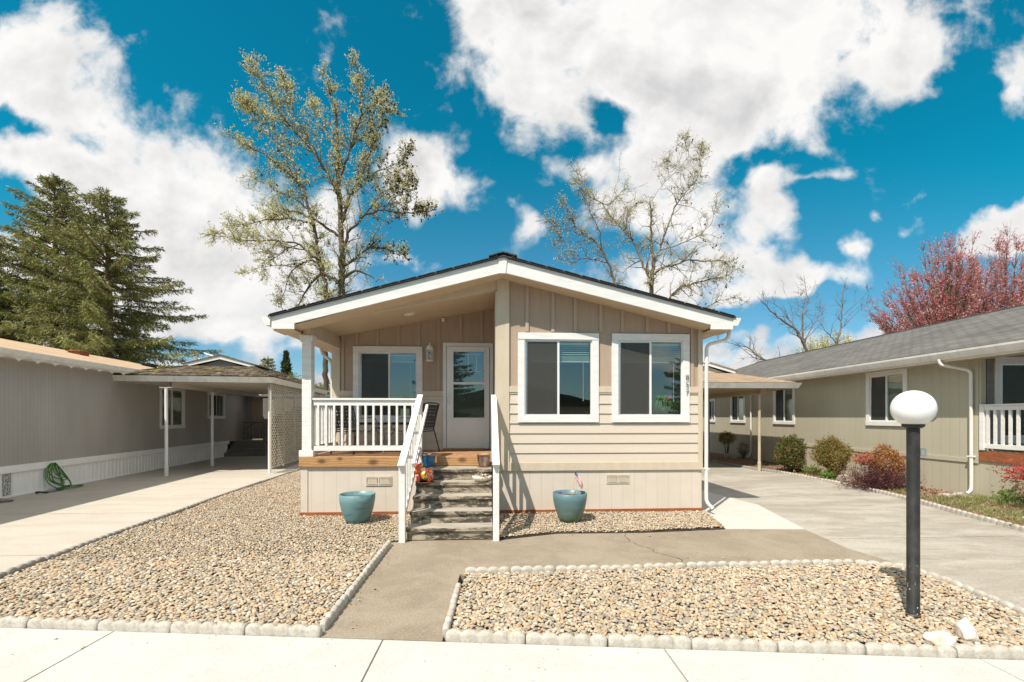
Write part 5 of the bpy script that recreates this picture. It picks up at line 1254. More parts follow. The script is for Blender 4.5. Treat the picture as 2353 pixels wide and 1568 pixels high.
bl_.build('bloom', mat('pink_petals', (.70,.12,.28), (.6,.08,.22), 20), hp, smooth=True)
tag(MB().box(2.98,3.46,7.99,8.22,1.63,1.70).build('plant_stand', M['dark'], origin=(3.2,8.1,1.63)), 'dark low stand carrying the plant inside the right window', 'plant stand')
# white rocks
def rock(loc, s, m, label, seed, name='rock', cat='rock'):
    bm = bmesh.new(); bmesh.ops.create_icosphere(bm, subdivisions=4, radius=1); rd = random.Random(seed)
    pl = [(Vector((rd.gauss(0,1), rd.gauss(0,1), rd.gauss(0,.8))).normalized(), rd.uniform(.55,.9)) for _ in range(16)]
    from mathutils import noise as mn
    for v in bm.verts:
        p = v.co.copy()
        for n_, d_ in pl:
            e_ = p.dot(n_)-d_
            if e_ > 0: p -= n_*e_*.92
        p *= 1+.10*mn.noise(p*2.2+Vector((seed,0,0)))+.045*mn.noise(p*7)
        v.co = Vector((p.x*s[0], p.y*s[1], p.z*s[2]))
    me = bpy.data.meshes.new(name); bm.to_mesh(me); bm.free(); me.materials.append(m)
    o = bpy.data.objects.new(name, me); C.objects.link(o); o.location = loc; o.rotation_euler = (rd.uniform(-.2,.2), rd.uniform(-.2,.2), rd.uniform(0,6)); me.polygons.foreach_set('use_smooth', [True]*len(me.polygons))
    return tag(o, label, cat)
M['quartz'] = mat('white_quartz', (.80,.74,.68), (.72,.62,.54), 14, rough=.7, bmp=.8, bscale=35, bdist=.012, c3=(.62,.46,.30), s3=8)
M['fieldstone'] = mat('field_stone', (.36,.30,.24), (.27,.22,.18), 6, rough=.9, bmp=.8, bscale=25, bdist=.02)
rock((3.30,3.12,.075), (.115,.07,.065), M['quartz'], 'flat white quartz rock in the corner of the lamp bed, left one of two', 3)
rock((3.58,3.20,.095), (.095,.075,.095), M['quartz'], 'taller white quartz rock with orange stain in the lamp bed, right one of two', 11)
rock((9.15,11.0,.10), (.28,.22,.17), M['fieldstone'], 'low brown field stone between the shrubs of the right bed', 21)
rock((9.4,17.0,.12), (.26,.22,.24), M['fieldstone'], 'grey brown stone in the bed under the right carport', 31)
rock((-9.6,9.55,.03), (.22,.14,.06), M['fieldstone'], 'flat dark stone on the driveway at the far left edge', 41)
# garden hose: green coil on a hook, purple lead with black nozzle
M['hose'] = mat('green_hose', (.07,.24,.035), (.05,.18,.03), 10, rough=.4); M['hose2'] = mat('purple_hose', (.07,.02,.16), (.05,.015,.12), 10, rough=.4)
lw2 = lambda u, d, z: (-10.02+math.cos(LR)*d-math.sin(LR)*u, 9.995+math.sin(LR)*d+math.cos(LR)*u, z)
hs = thing('garden_hose', 'bright green garden hose coiled on a hook against white skirting', 'hose', lw2(1.2,.1,0))
pts = []
loops = [(.27,.62,-.03),(.20,.42,.05),(.30,.56,.10),(.17,.50,-.06),(.25,.60,.14),(.13,.36,.02)]
for li, (rx, dz, sk_) in enumerate(loops):
    for k in range(26):
        a = 2*PI*k/26; z = .62-dz*(1-math.cos(a))/2; u = 1.20+rx*math.sin(a)*(.55+.45*(1-math.cos(a))/2)+sk_*(1-math.cos(a))/2+(.16*((1-math.cos(a))/2)**3)
        pts.append(lw2(u, .085+.016*li*.6+.02*math.sin(a*2+li)+(.10*((1-math.cos(a))/2)**4), max(z, .02)))
for k in range(52):
    a = k/52*2*PI*1.9; pts.append(lw2(1.40+.34*math.cos(a+2.6), .30+.15*math.sin(a+2.6), .015+.011*(k/26)))
MB().tube(pts, .0105, 8).build('hose', M['hose'], hs, smooth=True)
MB().tube([lw2(1.2,.0,.60),lw2(1.2,.13,.59),lw2(1.2,.14,.63)], .012, 6).build('hook', M['dark'], hs)
h2 = thing('hose_lead', 'purple hose lead with black spray nozzle lying on the left driveway', 'hose', lw2(.6,.3,0))
MB().tube([lw2(1.35,.22,.05),lw2(1.15,.36,.02),lw2(.95,.40,.016),lw2(.72,.36,.016)], .0095, 8).build('hose', M['hose2'], h2, smooth=True)
MB().tube([lw2(.72,.36,.016),lw2(.60,.34,.03),lw2(.52,.33,.05),lw2(.44,.32,.05)], [.014,.018,.020,.030], 10).tube([lw2(.60,.34,.03),lw2(.58,.42,.02)], .013, 8).build('nozzle', M['black_paint'], h2, smooth=True)

# ================================================================== TREES AND SHRUBS
def bark(name, c1, c2, c3=None):
    return mat(name, c1, c2, 5, (1,1,.25), .95, .8, 14, .03, .35, .65, c3=c3, s3=1.5)
M['bark'] = bark('ridged_bark', (.15,.115,.078), (.075,.06,.042), (.19,.16,.075))
M['bark_pale'] = bark('pale_bark', (.25,.18,.115), (.12,.09,.06), (.24,.19,.09))
M['bark_grey'] = bark('grey_bark', (.23,.19,.155), (.13,.11,.09))
M['bark_spruce'] = bark('spruce_bark', (.24,.145,.09), (.13,.08,.055))
LEAF = leaf_mat('leaf', (1,1,1), .45); NEEDLE = leaf_mat('needles', (1,1,1), .2)
def tubes_np(segs, sides):
    """many separate tapered 2..n point twigs -> one array mesh. segs: list of (pts, radii)"""
    Vs = []; Fs = []; o = 0
    for pts, rad in segs:
        P_ = np.array(pts, float); k = len(P_); d = np.gradient(P_, axis=0); d /= np.linalg.norm(d, axis=1)[:,None]+1e-9
        ref = np.array([.31,.87,.38]); s_ = np.cross(d, ref); s_ /= np.linalg.norm(s_, axis=1)[:,None]+1e-9; u_ = np.cross(s_, d)
        a = np.arange(sides)*2*PI/sides; r_ = np.array(rad)[:,None,None]
        V = P_[:,None]+(s_[:,None]*np.cos(a)[None,:,None]+u_[:,None]*np.sin(a)[None,:,None])*r_
        Vs.append(V.reshape(-1,3)); i = np.arange(k-1)[:,None]*sides; j = np.arange(sides)[None]; j2 = (j+1) % sides
        Fs.append(np.stack([i+j, i+j2, i+sides+j2, i+sides+j], 2).reshape(-1,4)+o); o += k*sides
    return np.concatenate(Vs), np.concatenate(Fs)
def jag(a, d, L, n, wob, grav=0.0):
    """a wandering shoot from a along d"""
    p = np.array(a, float); d = np.array(d, float); d /= np.linalg.norm(d); out = [p.copy()]
    for i in range(n):
        d = d+rng.normal(0, wob, 3); d[2] += grav; d /= np.linalg.norm(d); p = p+d*L/n; out.append(p.copy())
    return out
def limb_tree(name, label, cat, loc, limbs, r0, barkm, group, twig=(1.3,.5), bud=None, dens=1.0, depth=.55, droop=0.0, upb=.35, bud_per=5, pods=0, pod_side=0, taper=.16, bud_size=.10, minz=5.5):
    """limbs: polylines (x, z) in metres, the first the trunk; side shoots and twigs are grown from them in all directions"""
    x0, y0 = loc; t = thing(name, label, cat, (x0, y0, 0), 0, group)
    T1, T2, T3 = [], [], []; tips = []; 
    limbs = [[(x*.97, z if z < 9 else 9+(z-9)*.94) for x, z in l_] for l_ in limbs]
    trunk = [(0,0)]+limbs[0] if limbs[0][0][1] > 1 else limbs[0]
    allp = []
    for li, lm in enumerate([trunk]+limbs[1:]):
        n = len(lm); ydir = 0 if li == 0 else random.uniform(-depth, depth)
        ln = [0]
        for a, b in zip(lm, lm[1:]): ln.append(ln[-1]+math.dist(a, b))
        ybase = 0
        if li > 0 and allp:      # join to the nearest limb point already grown
            q = min(allp, key=lambda p_: (p_[0]-lm[0][0])**2+(p_[2]-lm[0][1])**2); ybase = q[1]; rb = q[3]*.66
        else: rb = r0
        P_ = []
        for i, (x, z) in enumerate(lm):
            P_.append((x, ybase+ydir*ln[i]+ (0 if i == 0 else .06*math.sin(i*2.1+li)), z))
        # resample smooth
        Q = []; RQ = []
        m_ = max(3, int(ln[-1]/.25))
        for k in range(m_+1):
            s_ = ln[-1]*k/m_; i = max(j for j in range(n) if ln[j] <= s_+1e-6); i = min(i, n-2)
            f = (s_-ln[i])/(ln[i+1]-ln[i]+1e-9)
            p = [P_[i][c]+(P_[i+1][c]-P_[i][c])*f for c in range(3)]
            Q.append((p[0]+rng.normal(0,.025), p[1]+rng.normal(0,.03), p[2]+rng.normal(0,.02))); RQ.append(rb*(1-f*0)*((1-k/m_)**.75*(1-taper)+taper*.35) if li or True else rb)
        RQ = [max(r_, .012) for r_ in RQ]
        T1.append((Q, RQ)); 
        for q, r_ in zip(Q, RQ): allp.append((*q, r_))
        # side shoots
        for k in range(1, len(Q)):
            if Q[k][2] < minz: continue
            frac = k/len(Q)
            cnt = rng.poisson((1.15 if li else .8)*dens*(.5+frac))
            dirl = np.array(Q[k])-np.array(Q[k-1]); dirl /= np.linalg.norm(dirl)+1e-9
            for _ in range(cnt):
                sd = rng.normal(0, 1, 3); sd -= dirl*sd.dot(dirl); sd /= np.linalg.norm(sd)+1e-9
                d = dirl*rng.uniform(.3,1.0)+sd*rng.uniform(.6,1.1)+np.array([0,0,upb-droop])
                L = twig[0]*rng.uniform(.45,1.15)*(1.12-.85*frac); ns = 6
                if rng.random() < .16 and frac < .5: L *= 2.2; ns = 12; d = d+np.array([0,0,.35])
                sh2 = jag(Q[k], d, L, ns, .13, -droop*.12); r2 = min(RQ[k]*.5, .028)
                T2.append((sh2, [max(r2*(1-i/(ns+1)), .006) for i in range(ns+1)]))
                for i in range(1, ns+1):
                    for _ in range(rng.poisson(1.1)):
                        dd = np.array(sh2[i])-np.array(sh2[i-1]); dd /= np.linalg.norm(dd)
                        d3 = dd*.7+rng.normal(0,.55,3)+np.array([0,0,upb*.7-droop*1.2])
                        tw = jag(sh2[i], d3, twig[1]*rng.uniform(.4,1.2), 3, .2, -droop*.2)
                        T3.append((tw, [.0075,.006,.005,.003])); tips += [tw[-1], tw[-2]] + ([tw[1]] if rng.random() < .6 else [])
                tips.append(sh2[-1])
        tips.append(np.array(Q[-1]))
    V, F = tubes_np(T1, 8); np_mesh('trunk', V+[x0,y0,0], F, barkm, t, smooth=True)
    V, F = tubes_np(T2, 4); br_ = np_mesh('branches', V+[x0,y0,0], F, barkm, t, smooth=True)
    V, F = tubes_np(T3, 3); np_mesh('twigs', V+[x0,y0,0], F, barkm, t)
    tips = np.array(tips)
    if bud:
        V, F, K = leaves(tips+[x0,y0,0], bud_size, .55, bud, per=bud_per, spread=bud_size*.45, up=.5); np_mesh('crown', V, F, LEAF, t, col=K)
    if pods:
        w_ = np.clip((tips[:,0]-pod_side)/3.0, .02, 1); sel = tips[rng.random(len(tips)) < pods*w_]
        V, F, K = leaves(sel+[x0,y0,-.06], .10, .7, [(.045,.03,.022),(.07,.045,.03),(.03,.022,.018)], per=4, spread=.03, up=-.8); np_mesh('seed_pods', V, F, LEAF, t, col=K)
    return t
T1L = [[(0.0, 7.96), (0.05, 9.8), (0.06, 10.94), (-0.03, 12.16), (-0.09, 13.3), (-0.16, 14.15), (-0.23, 15.47), (-0.19, 16.89), (-0.28, 18.02), (-0.6, 19.04), (-0.88, 20.26)], [(-0.09, 13.3), (-0.51, 14.23), (-1.16, 15.34), (-1.89, 16.16), (-2.72, 17.07), (-3.36, 18.36), (-4.08, 19.55)], [(-1.16, 15.34), (-1.71, 16.55), (-2.26, 17.75), (-2.53, 18.96)], [(-0.16, 14.15), (0.28, 15.11), (0.51, 15.87), (0.79, 16.73), (1.25, 17.6), (1.16, 19.31), (0.97, 20.34)], [(0.05, 11.88), (0.42, 13.12), (0.97, 13.99), (1.44, 15.05), (1.91, 16.3), (2.38, 17.46), (2.85, 17.57)], [(0.06, 10.28), (0.51, 11.33), (1.44, 12.11), (2.47, 12.23), (3.32, 11.96), (5.02, 11.91)], [(1.44, 12.11), (2.38, 13.37), (3.69, 13.98)], [(0.0, 11.12), (-0.51, 11.49), (-1.34, 12.13), (-1.89, 12.49), (-2.81, 13.03), (-4.72, 12.7)], [(0.06, 9.52), (0.79, 10.01), (1.44, 10.68), (3.13, 10.53)], [(0.97, 13.99), (2.0, 14.97), (2.94, 15.57), (3.41, 16.64)], [(0.05, 8.86), (0.79, 9.34), (1.72, 8.98)], [(0.0, 8.48), (-0.42, 8.85), (-1.16, 9.21), (-1.89, 8.54), (-2.81, 7.21)], [(-0.21, 15.85), (-0.97, 17.14), (-1.71, 18.24), (-1.98, 19.45)], [(0.51, 15.87), (1.44, 17.04), (2.0, 18.39), (2.0, 19.72)], [(-1.16,15.34),(-2.4,15.9),(-3.6,16.8),(-4.6,17.6)], [(2.47,12.23),(3.2,12.9),(3.9,12.8)]]
T2L = [[(0.0, 7.46), (0.04, 8.27), (-0.26, 9.17), (-0.44, 10.07), (-0.53, 11.24), (-0.84, 12.14), (-1.06, 13.04), (-1.59, 13.74), (-2.29, 14.35), (-3.16, 15.04), (-4.03, 15.46), (-4.81, 15.96)], [(-0.53, 11.43), (-1.59, 11.58), (-2.9, 11.46), (-4.03, 11.16), (-4.63, 11.23)], [(-0.35, 9.44), (-1.23, 10.24), (-2.29, 10.3), (-3.59, 10.18), (-5.15, 10.33)], [(-1.23, 10.24), (-2.11, 9.59), (-2.9, 8.94), (-3.59, 8.57)], [(-0.84, 12.14), (-1.59, 12.75), (-2.46, 13.18), (-3.86, 13.94)], [(-0.26, 9.17), (-0.88, 9.61), (-1.85, 8.96), (-2.38, 7.6)], [(-1.59, 13.74), (-2.11, 15.16), (-3.16, 16.56), (-3.9, 17.57)]]
T3L = [[(0.0, 8.42), (0.0, 9.35), (0.08, 10.28), (-0.04, 11.67), (-0.04, 12.83), (-0.13, 13.75)], [(-0.16, 9.12), (-0.51, 10.27), (-0.9, 11.49), (-1.53, 12.4), (-2.08, 13.16), (-2.54, 13.91), (-3.25, 14.43), (-3.55, 15.19), (-4.02, 16.24)], [(0.12, 10.13), (0.51, 10.91), (0.99, 12.08), (1.62, 13.65), (2.18, 14.44), (3.06, 15.48), (3.54, 16.27), (3.46, 17.2), (3.78, 18.07)], [(0.12, 9.35), (0.59, 9.83), (1.62, 10.16), (2.42, 10.56), (3.54, 10.58), (4.66, 10.84), (5.63, 10.86)], [(0.04, 7.42), (1.07, 8.13), (1.62, 8.68), (2.74, 9.17), (3.86, 9.5), (5.14, 9.84), (5.63, 10.24)], [(-0.04, 13.6), (0.36, 14.15), (0.83, 14.79), (1.62, 15.59), (2.18, 16.38), (1.86, 17.3)], [(0.51, 10.83), (1.22, 11.0), (2.18, 11.26), (2.98, 11.97), (3.14, 13.3)], [(2.18, 14.44), (2.18, 15.6), (2.18, 16.38), (1.62, 16.83)], [(1.94, 7.45), (3.06, 7.54), (3.78, 8.02), (4.98, 8.19)], [(-2.54, 13.91), (-2.16, 13.77), (-1.69, 14.25), (-1.22, 14.88)], [(-1.53, 12.4), (-2.31, 12.77), (-3.09, 12.9)], [(-0.9, 11.49), (-1.37, 11.95), (-1.22, 13.18), (-0.75, 13.66)], [(-0.51, 10.27), (-1.22, 9.95), (-1.61, 9.48)]]
T4L = [[(0.0, 8.33), (-0.32, 9.24), (-0.68, 9.93), (-1.04, 10.49), (-1.6, 10.69), (-2.1, 11.31), (-2.66, 12.27)], [(-0.68, 9.93), (-0.82, 10.78), (-1.39, 11.61), (-1.89, 12.86)], [(-1.04, 10.49), (-2.1, 10.32), (-3.02, 10.44)], [(-1.6, 10.69), (-2.8, 11.01), (-3.51, 11.55)], [(-0.32, 9.24), (-1.39, 9.5), (-2.59, 9.4)]]
BUDS = [(.70,.62,.24),(.78,.71,.38),(.60,.56,.20),(.85,.80,.58)]
limb_tree('budding_tree', 'tall tree covered in pale yellow buds, thicker trunk directly behind the beige roof', 'tree', (-7.47,24), T1L, .27, M['bark'], 'trees behind the beige house', (1.2,.46), BUDS, 2.0, .35, 0, .35, 3, .30, .5, bud_size=.075)
limb_tree('budding_tree', 'slimmer yellow budding tree leaning left beside the tall one', 'tree', (-7.92,23), T2L, .17, M['bark'], 'trees behind the beige house', (1.1,.44), BUDS, 2.1, .18, .08, .25, 3, .06, -3, bud_size=.075)
limb_tree('spreading_tree', 'sparsely budding tree with broken centre trunk behind the right side of the roof', 'tree', (8.92,24), T3L, .25, M['bark_pale'], 'trees behind the beige house', (1.25,.42), [(.80,.74,.48),(.70,.64,.36)], 1.9, .4, .14, .20, 2, .02, -1, bud_size=.06)
limb_tree('small_bare_tree', 'smaller left leaning tree beside the broken trunk tree', 'tree', (6.31,22), T4L, .14, M['bark_pale'], 'trees behind the beige house', (1.1,.42), [(.80,.74,.48),(.70,.64,.36)], 1.9, .4, .08, .25, 1, .03, -2, bud_size=.06)
T5L = [[(0.0, 6.93), (-0.53, 7.74), (-0.95, 8.54), (-1.58, 8.94), (-2.52, 9.44), (-3.57, 10.53), (-4.09, 11.13)], [(0.0, 6.93), (0.0, 8.25), (0.32, 9.78), (0.85, 10.8), (0.74, 12.02)], [(-0.37, 7.53), (-0.53, 9.26), (-0.11, 10.79), (-0.42, 12.3)], [(-0.95, 8.54), (-1.79, 10.36), (-2.84, 11.25)], [(0.0, 7.74), (1.16, 9.18), (1.8, 10.41)], [(-3.2,5.9),(-4.5,7.2),(-6.4,7.8)], [(-1.2,5.5),(-3.2,5.9),(-5.2,6.1),(-6.6,6.9)]]
T6L = [[(0.0, 7.46), (0.32, 8.58), (0.43, 10.32), (0.53, 11.65), (0.85, 12.88)], [(0.32, 8.58), (1.39, 9.82), (2.14, 10.65)], [(0.0, 7.46), (-1.06, 8.26), (-1.91, 9.17)], [(0.43, 10.32), (-0.11, 11.23)], [(0.37, 9.6), (1.49, 10.85), (1.92, 11.46)]]
limb_tree('bare_tree', 'leafless grey tree with arching branches behind the sage house', 'tree', (24.93,34), T5L, .20, M['bark_grey'], 'trees beyond the sage house', (1.7,.6), None, .75, .4, 0, .35, taper=.12)
limb_tree('bare_tree', 'slim upright leafless tree just left of the red tree', 'tree', (27.37,34), T6L, .14, M['bark_grey'], 'trees beyond the sage house', (1.4,.5), None, .7, .4, 0, .4, taper=.12)
def vase_tree(name, label, loc, h0, h1, w_, nst, cols, m, n_tw, lsize, lper, group, rad=.07, lean=0, tipbare=.35):
    x0, y0 = loc; t = thing(name, label, 'tree', (x0, y0, 0), 0, group); S1 = []; S2 = []; tips = []
    S1.append(([(0,0,0),(0,0,h0*.6),(0,0,h0)], [rad*2.6, rad*2.3, rad*2]))
    for k in range(nst):
        a = rng.uniform(0, 2*PI); sp = math.sqrt(rng.uniform(.02,1)); R0 = w_*sp; hh = h1*(1-.40*sp**2.2)*rng.uniform(.86,1.04)
        P_ = [(R0*math.cos(a)*f**1.15+rng.normal(0,.05)+lean*f, R0*math.sin(a)*f**1.15*.8+rng.normal(0,.05), h0*.75+(hh-h0*.75)*f**.9) for f in np.linspace(0,1,9)]
        S1.append((P_, [rad*(1-f)**.8*(.5+.5*rng.random())+.008 for f in np.linspace(0,1,9)]))
        for j in range(2, 9):
            d0 = np.array(P_[min(j+1,8)])-np.array(P_[j-1]); d0 /= np.linalg.norm(d0)
            for _ in range(n_tw):
                d = d0*1.1+rng.normal(0,.38,3)+np.array([0,0,.25]); tw = jag(P_[j], d, rng.uniform(.5,1.3), 5, .10, .03)
                S2.append((tw, [.012,.010,.008,.006,.005,.003]))
                hfr = rng.random()
                if hfr > tipbare*(.3+.5*(j/8)): tips += [np.array(q)+rng.normal(0,.03,3) for q in tw[1:5]]
    V, F = tubes_np(S1, 6); np_mesh('trunk', V+[x0,y0,0], F, m, t, smooth=True)
    V, F = tubes_np(S2, 3); np_mesh('twigs', V+[x0,y0,0], F, m, t)
    V, F, K = leaves(np.array(tips)+[x0,y0,0], lsize, .55, cols, per=lper, spread=lsize*.7, up=.2); np_mesh('crown', V, F, LEAF, t, col=K)
    return t
REDS = [(.74,.17,.20),(.82,.36,.38),(.62,.11,.15),(.84,.50,.50)]
vase_tree('red_maple', 'red flowering vase shaped tree behind the sage house roof, left of two', (30.0,28), 3.5, 12.8, 4.1, 110, REDS, M['bark_pale'], 7, .10, 3, 'red trees behind the sage house', .075)
vase_tree('red_maple', 'red flowering tree at the right picture edge behind the sage house roof', (34.6,28.5), 3.5, 13.3, 4.6, 104, REDS, M['bark_pale'], 7, .10, 3, 'red trees behind the sage house', .075)
YEL = [(.74,.66,.36),(.68,.60,.30),(.76,.70,.46)]
for (x, y, h_, w_, lb) in ((28.6,38,8.0,3.0,'pale yellow budding willow between the bare trees and the sage roof'), (32.0,40,8.9,2.6,'pale yellow budding willow in front of the red tree beyond the roof')):
    vase_tree('yellow_willow', lb, (x,y), 3.0, h_, w_, 46, YEL, M['bark_pale'], 6, .16, 3, 'yellow willows beyond the sage house', .05, tipbare=.05)

def spruce(label, x0, y0, H, r_low, z0, seed, cones=.5, right_bias=0, top_open=.75, group='spruce trees behind the grey house', name='spruce_tree', dens=1.0, cols=None):
    global rng
    old = rng; rng = np.random.default_rng(seed)
    t = thing(name, label, 'tree', (x0, y0, 0), 0, group)
    S1 = [([(0,0,0),(0.05,0,H*.3),(0,.05,H*.6),(.03,0,H*.85),(0,0,H)], [.30,.24,.15,.07,.015])]; S2 = []; NP = []; NA = []; CP = []
    z = z0; k = 0
    while z < H-.12:
        f = (H-z)/(H-z0); L0 = r_low*(f**.80)*(1 if f < .97 else .8)
        nb = int((7 if f > .3 else 5)*dens)
        for b in range(nb):
            a = k*2.399+b*2*PI/nb+rng.normal(0,.25); L = L0*rng.uniform(.50,1.12)*(1.22 if rng.random() < .12 else 1)+.22
            ca, sa = math.cos(a), math.sin(a)
            n = max(4, int(L/.16)); el0 = .42-.55*f+rng.normal(0,.06); P_ = []
            for i in range(n+1):
                s_ = i/n; r_ = L*s_; zz = z+r_*el0-.20*L*s_*s_*f*1.2+.22*L*s_**3.2*f
                P_.append((r_*ca, r_*sa, zz))
            S2.append((P_, [.035*(1-i/(n+1))*min(1,L/2)+.006 for i in range(n+1)]))
            P_ = np.array(P_)
            for i in range(1, n+1):
                s_ = i/n
                if s_ < .18 and f > .25: continue
                tang = P_[i]-P_[i-1]; tang /= np.linalg.norm(tang)
                side = np.array([-sa, ca, 0])
                for sg in (-1, 1):
                    if rng.random() < .12: continue
                    bl = (.62*(1-s_)**.7+.16)*min(1, .45+L*.22)*rng.uniform(.55,1.15)
                    d = tang*.75+side*sg*rng.uniform(.55,1.0)+np.array([0,0,-.35-.75*f*rng.random()])
                    d /= np.linalg.norm(d)
                    q = P_[i]; m_ = max(2, int(bl/.13))
                    for j in range(m_):
                        NP.append(q+d*bl*j/m_+rng.normal(0,.012,3)); dj = d+np.array([0,0,-.12*j]); NA.append(dj); 
                NP.append(P_[i]-tang*.06); NA.append(tang)
                if f < .45+.2*cones and rng.random() < cones*(.55-f*.7) and s_ > .4: CP.append(P_[i]+[0,0,-.06])
                if s_ > .8 and f < .8 and rng.random() < cones*.10: CP.append(P_[i]+[0,0,-.06])
        z += .27+.16*f; k += 1
    for k in range(14): NP.append(np.array([0,0,H-.5+k*.045])); NA.append(rng.normal(0,.6,3)+[0,0,.8])
    NP = np.array(NP); NA = np.array(NA); o = np.array([x0,y0,0])
    V, F = tubes_np(S1, 10); np_mesh('trunk', V+o, F, M['bark_spruce'], t, smooth=True)
    V, F = tubes_np(S2, 4); np_mesh('branches', V+o, F, M['bark_spruce'], t)
    cols = cols or [(.27,.275,.085),(.21,.225,.07),(.33,.32,.11),(.14,.165,.055),(.36,.33,.14)]
    V, F, K = leaves(NP+o, .18, .17, cols, per=8, spread=.035, axis=NA); np_mesh('crown', V, F, NEEDLE, t, col=K)
    if CP:
        CP = np.array(CP)+o; nC = len(CP); s_ = MB()
        Vc, Fc = tubes_np([([c, c+[0,0,-.05], c+[rng.normal(0,.01),0,-.16]], [.012,.028,.010]) for c in np.repeat(CP, 2, 0)+rng.normal(0,.05,(2*nC,3))], 5)
        np_mesh('cones', Vc, Fc, mat('cone_brown', (.26,.13,.065), (.16,.075,.04), 20), t)
    rng = old
    return t
spruce('tall dense spruce behind the grey house, taller of the two pointed crowns', -21.5, 24, 13.6, 5.2, 2.2, 5)
spruce('spruce with cone clusters and long right branches, nearest the grey house roof vents', -17.4, 22, 12.0, 4.5, 3.6, 9, cones=.75)
spruce('lower dense spruce at the far left picture edge', -23.6, 22.5, 10.5, 3.9, 1.5, 12, cones=.1)
spruce('tiny spruce tip showing above the ridge of the beige house', 2.2, 46, 15.6, 3.0, 6, 15, cones=0, group=None, cols=[(.14,.14,.06),(.2,.18,.08)])
def cypress(x0, y0, H, r_, label):
    t = thing('cypress', label, 'tree', (x0, y0, 0))
    MB().tube([(x0,y0,0),(x0,y0,H*.9)], [.15,.03], 8).build('trunk', M['bark'], t, smooth=True)
    n = 5000; z = rng.uniform(0,1,n)**.9; rr = r_*np.minimum(1, (1-z)*2.6)**.8*rng.uniform(.75,1.08,n)*(1+.12*np.sin(z*40)); a = rng.uniform(0,2*PI,n)
    P_ = np.stack([x0+rr*np.cos(a), y0+rr*np.sin(a), .6+z*(H-.6)], 1); V, F, K = leaves(P_, .22, .45, [(.07,.095,.035),(.10,.125,.045),(.05,.07,.03)], per=2, spread=.05, up=1.6); np_mesh('crown', V, F, NEEDLE, t, col=K)
cypress(-19.2, 45, 7.9, .50, 'narrow dark cypress on the skyline beyond the left carport')
spruce('small open conifer on the skyline left of the cypress', -20.9, 45, 7.3, 1.9, 2.5, 22, cones=0, group=None, name='conifer', dens=.8)
def bush(name, label, loc, r_, n, cols, lsize=.05, stems=7, cat='shrub', per=2, shell=.55, up=.4, flat=.0, group=None, openb=0, aspect=.45):
    x0, y0, z0 = loc; rx, ry, rz_ = r_; t = thing(name, label, cat, (x0, y0, z0), 0, group); sg = []
    cz = z0+openb+rz_
    for k in range(stems):
        a = k*2.4; sg.append(([(x0+.03*math.cos(a),y0+.03*math.sin(a),z0),(x0+rx*.3*math.cos(a),y0+ry*.3*math.sin(a),z0+openb+rz_*.5),(x0+rx*.72*math.cos(a),y0+ry*.72*math.sin(a),cz+rz_*.35*math.sin(k*3.3))], [.014,.010,.005]))
    V, F = tubes_np(sg, 5); np_mesh('stems', V, F, M['bark'], t)
    d = rng.normal(0,1,(n,3)); d /= np.linalg.norm(d,axis=1)[:,None]
    rr = (shell+(1-shell)*rng.random(n))**.6
    # lumpy outline: a few clumps swell, gaps fall in
    cl_ = rng.normal(0,1,(14,3)); cl_ /= np.linalg.norm(cl_,axis=1)[:,None]
    lump = .64+.50*np.max(np.clip(d@cl_.T,0,1)**6, axis=1)
    P_ = np.stack([x0+d[:,0]*rx*rr*lump, y0+d[:,1]*ry*rr*lump, cz+d[:,2]*rz_*rr*lump], 1); P_ = P_[P_[:,2] > z0+.01]
    hfrac = (P_[:,2]-z0)/(2*rz_)
    V, F, K = leaves(P_, lsize, aspect, cols, per=per, spread=lsize*.6, up=up); np_mesh('foliage', V, F, LEAF, t, col=K)
    return t
GRN = [(.10,.15,.045),(.16,.20,.055),(.22,.24,.07),(.07,.10,.035)]; GLD = [(.30,.25,.07),(.38,.27,.08),(.22,.22,.06),(.42,.22,.08)]; ORG = [(.50,.22,.10),(.54,.31,.12),(.46,.17,.11),(.40,.29,.11)]
bush('nandina', 'small thin stemmed nandina nearest the far end of the sage wall', (9.75,17.9,.06), (.34,.34,.26), 900, [(.22,.22,.06),(.30,.24,.07),(.38,.16,.07)], .055, 6, openb=.55)
bush('dead_shrub', 'small grey brown twiggy shrub beside the thin nandina', (10.15,17.4,.06), (.20,.20,.32), 500, [(.16,.13,.09),(.22,.18,.12)], .04, 8)
bush('green_shrub', 'round dark green nandina shrub behind the carport post', (8.98+.12,13.1,.06), (.44,.44,.53), 3600, GRN+[(.36,.12,.06)], .058, 10)
bush('golden_shrub', 'clipped golden green nandina shrub in the middle of the right bed', (9.32,11.75,.06), (.44,.42,.50), 4000, GLD+[(.18,.20,.05)], .050, 10, openb=.08)
bush('orange_shrub', 'orange and coral leaved nandina behind the dark barberry', (9.72,10.5,.06), (.34,.34,.42), 2400, ORG, .055, 8, openb=.12)
bush('coral_shrub', 'coral pink spray of nandina leaning left over the barberry', (9.38,10.75,.50), (.26,.24,.14), 500, [(.60,.19,.14),(.55,.25,.13)], .05, 5)
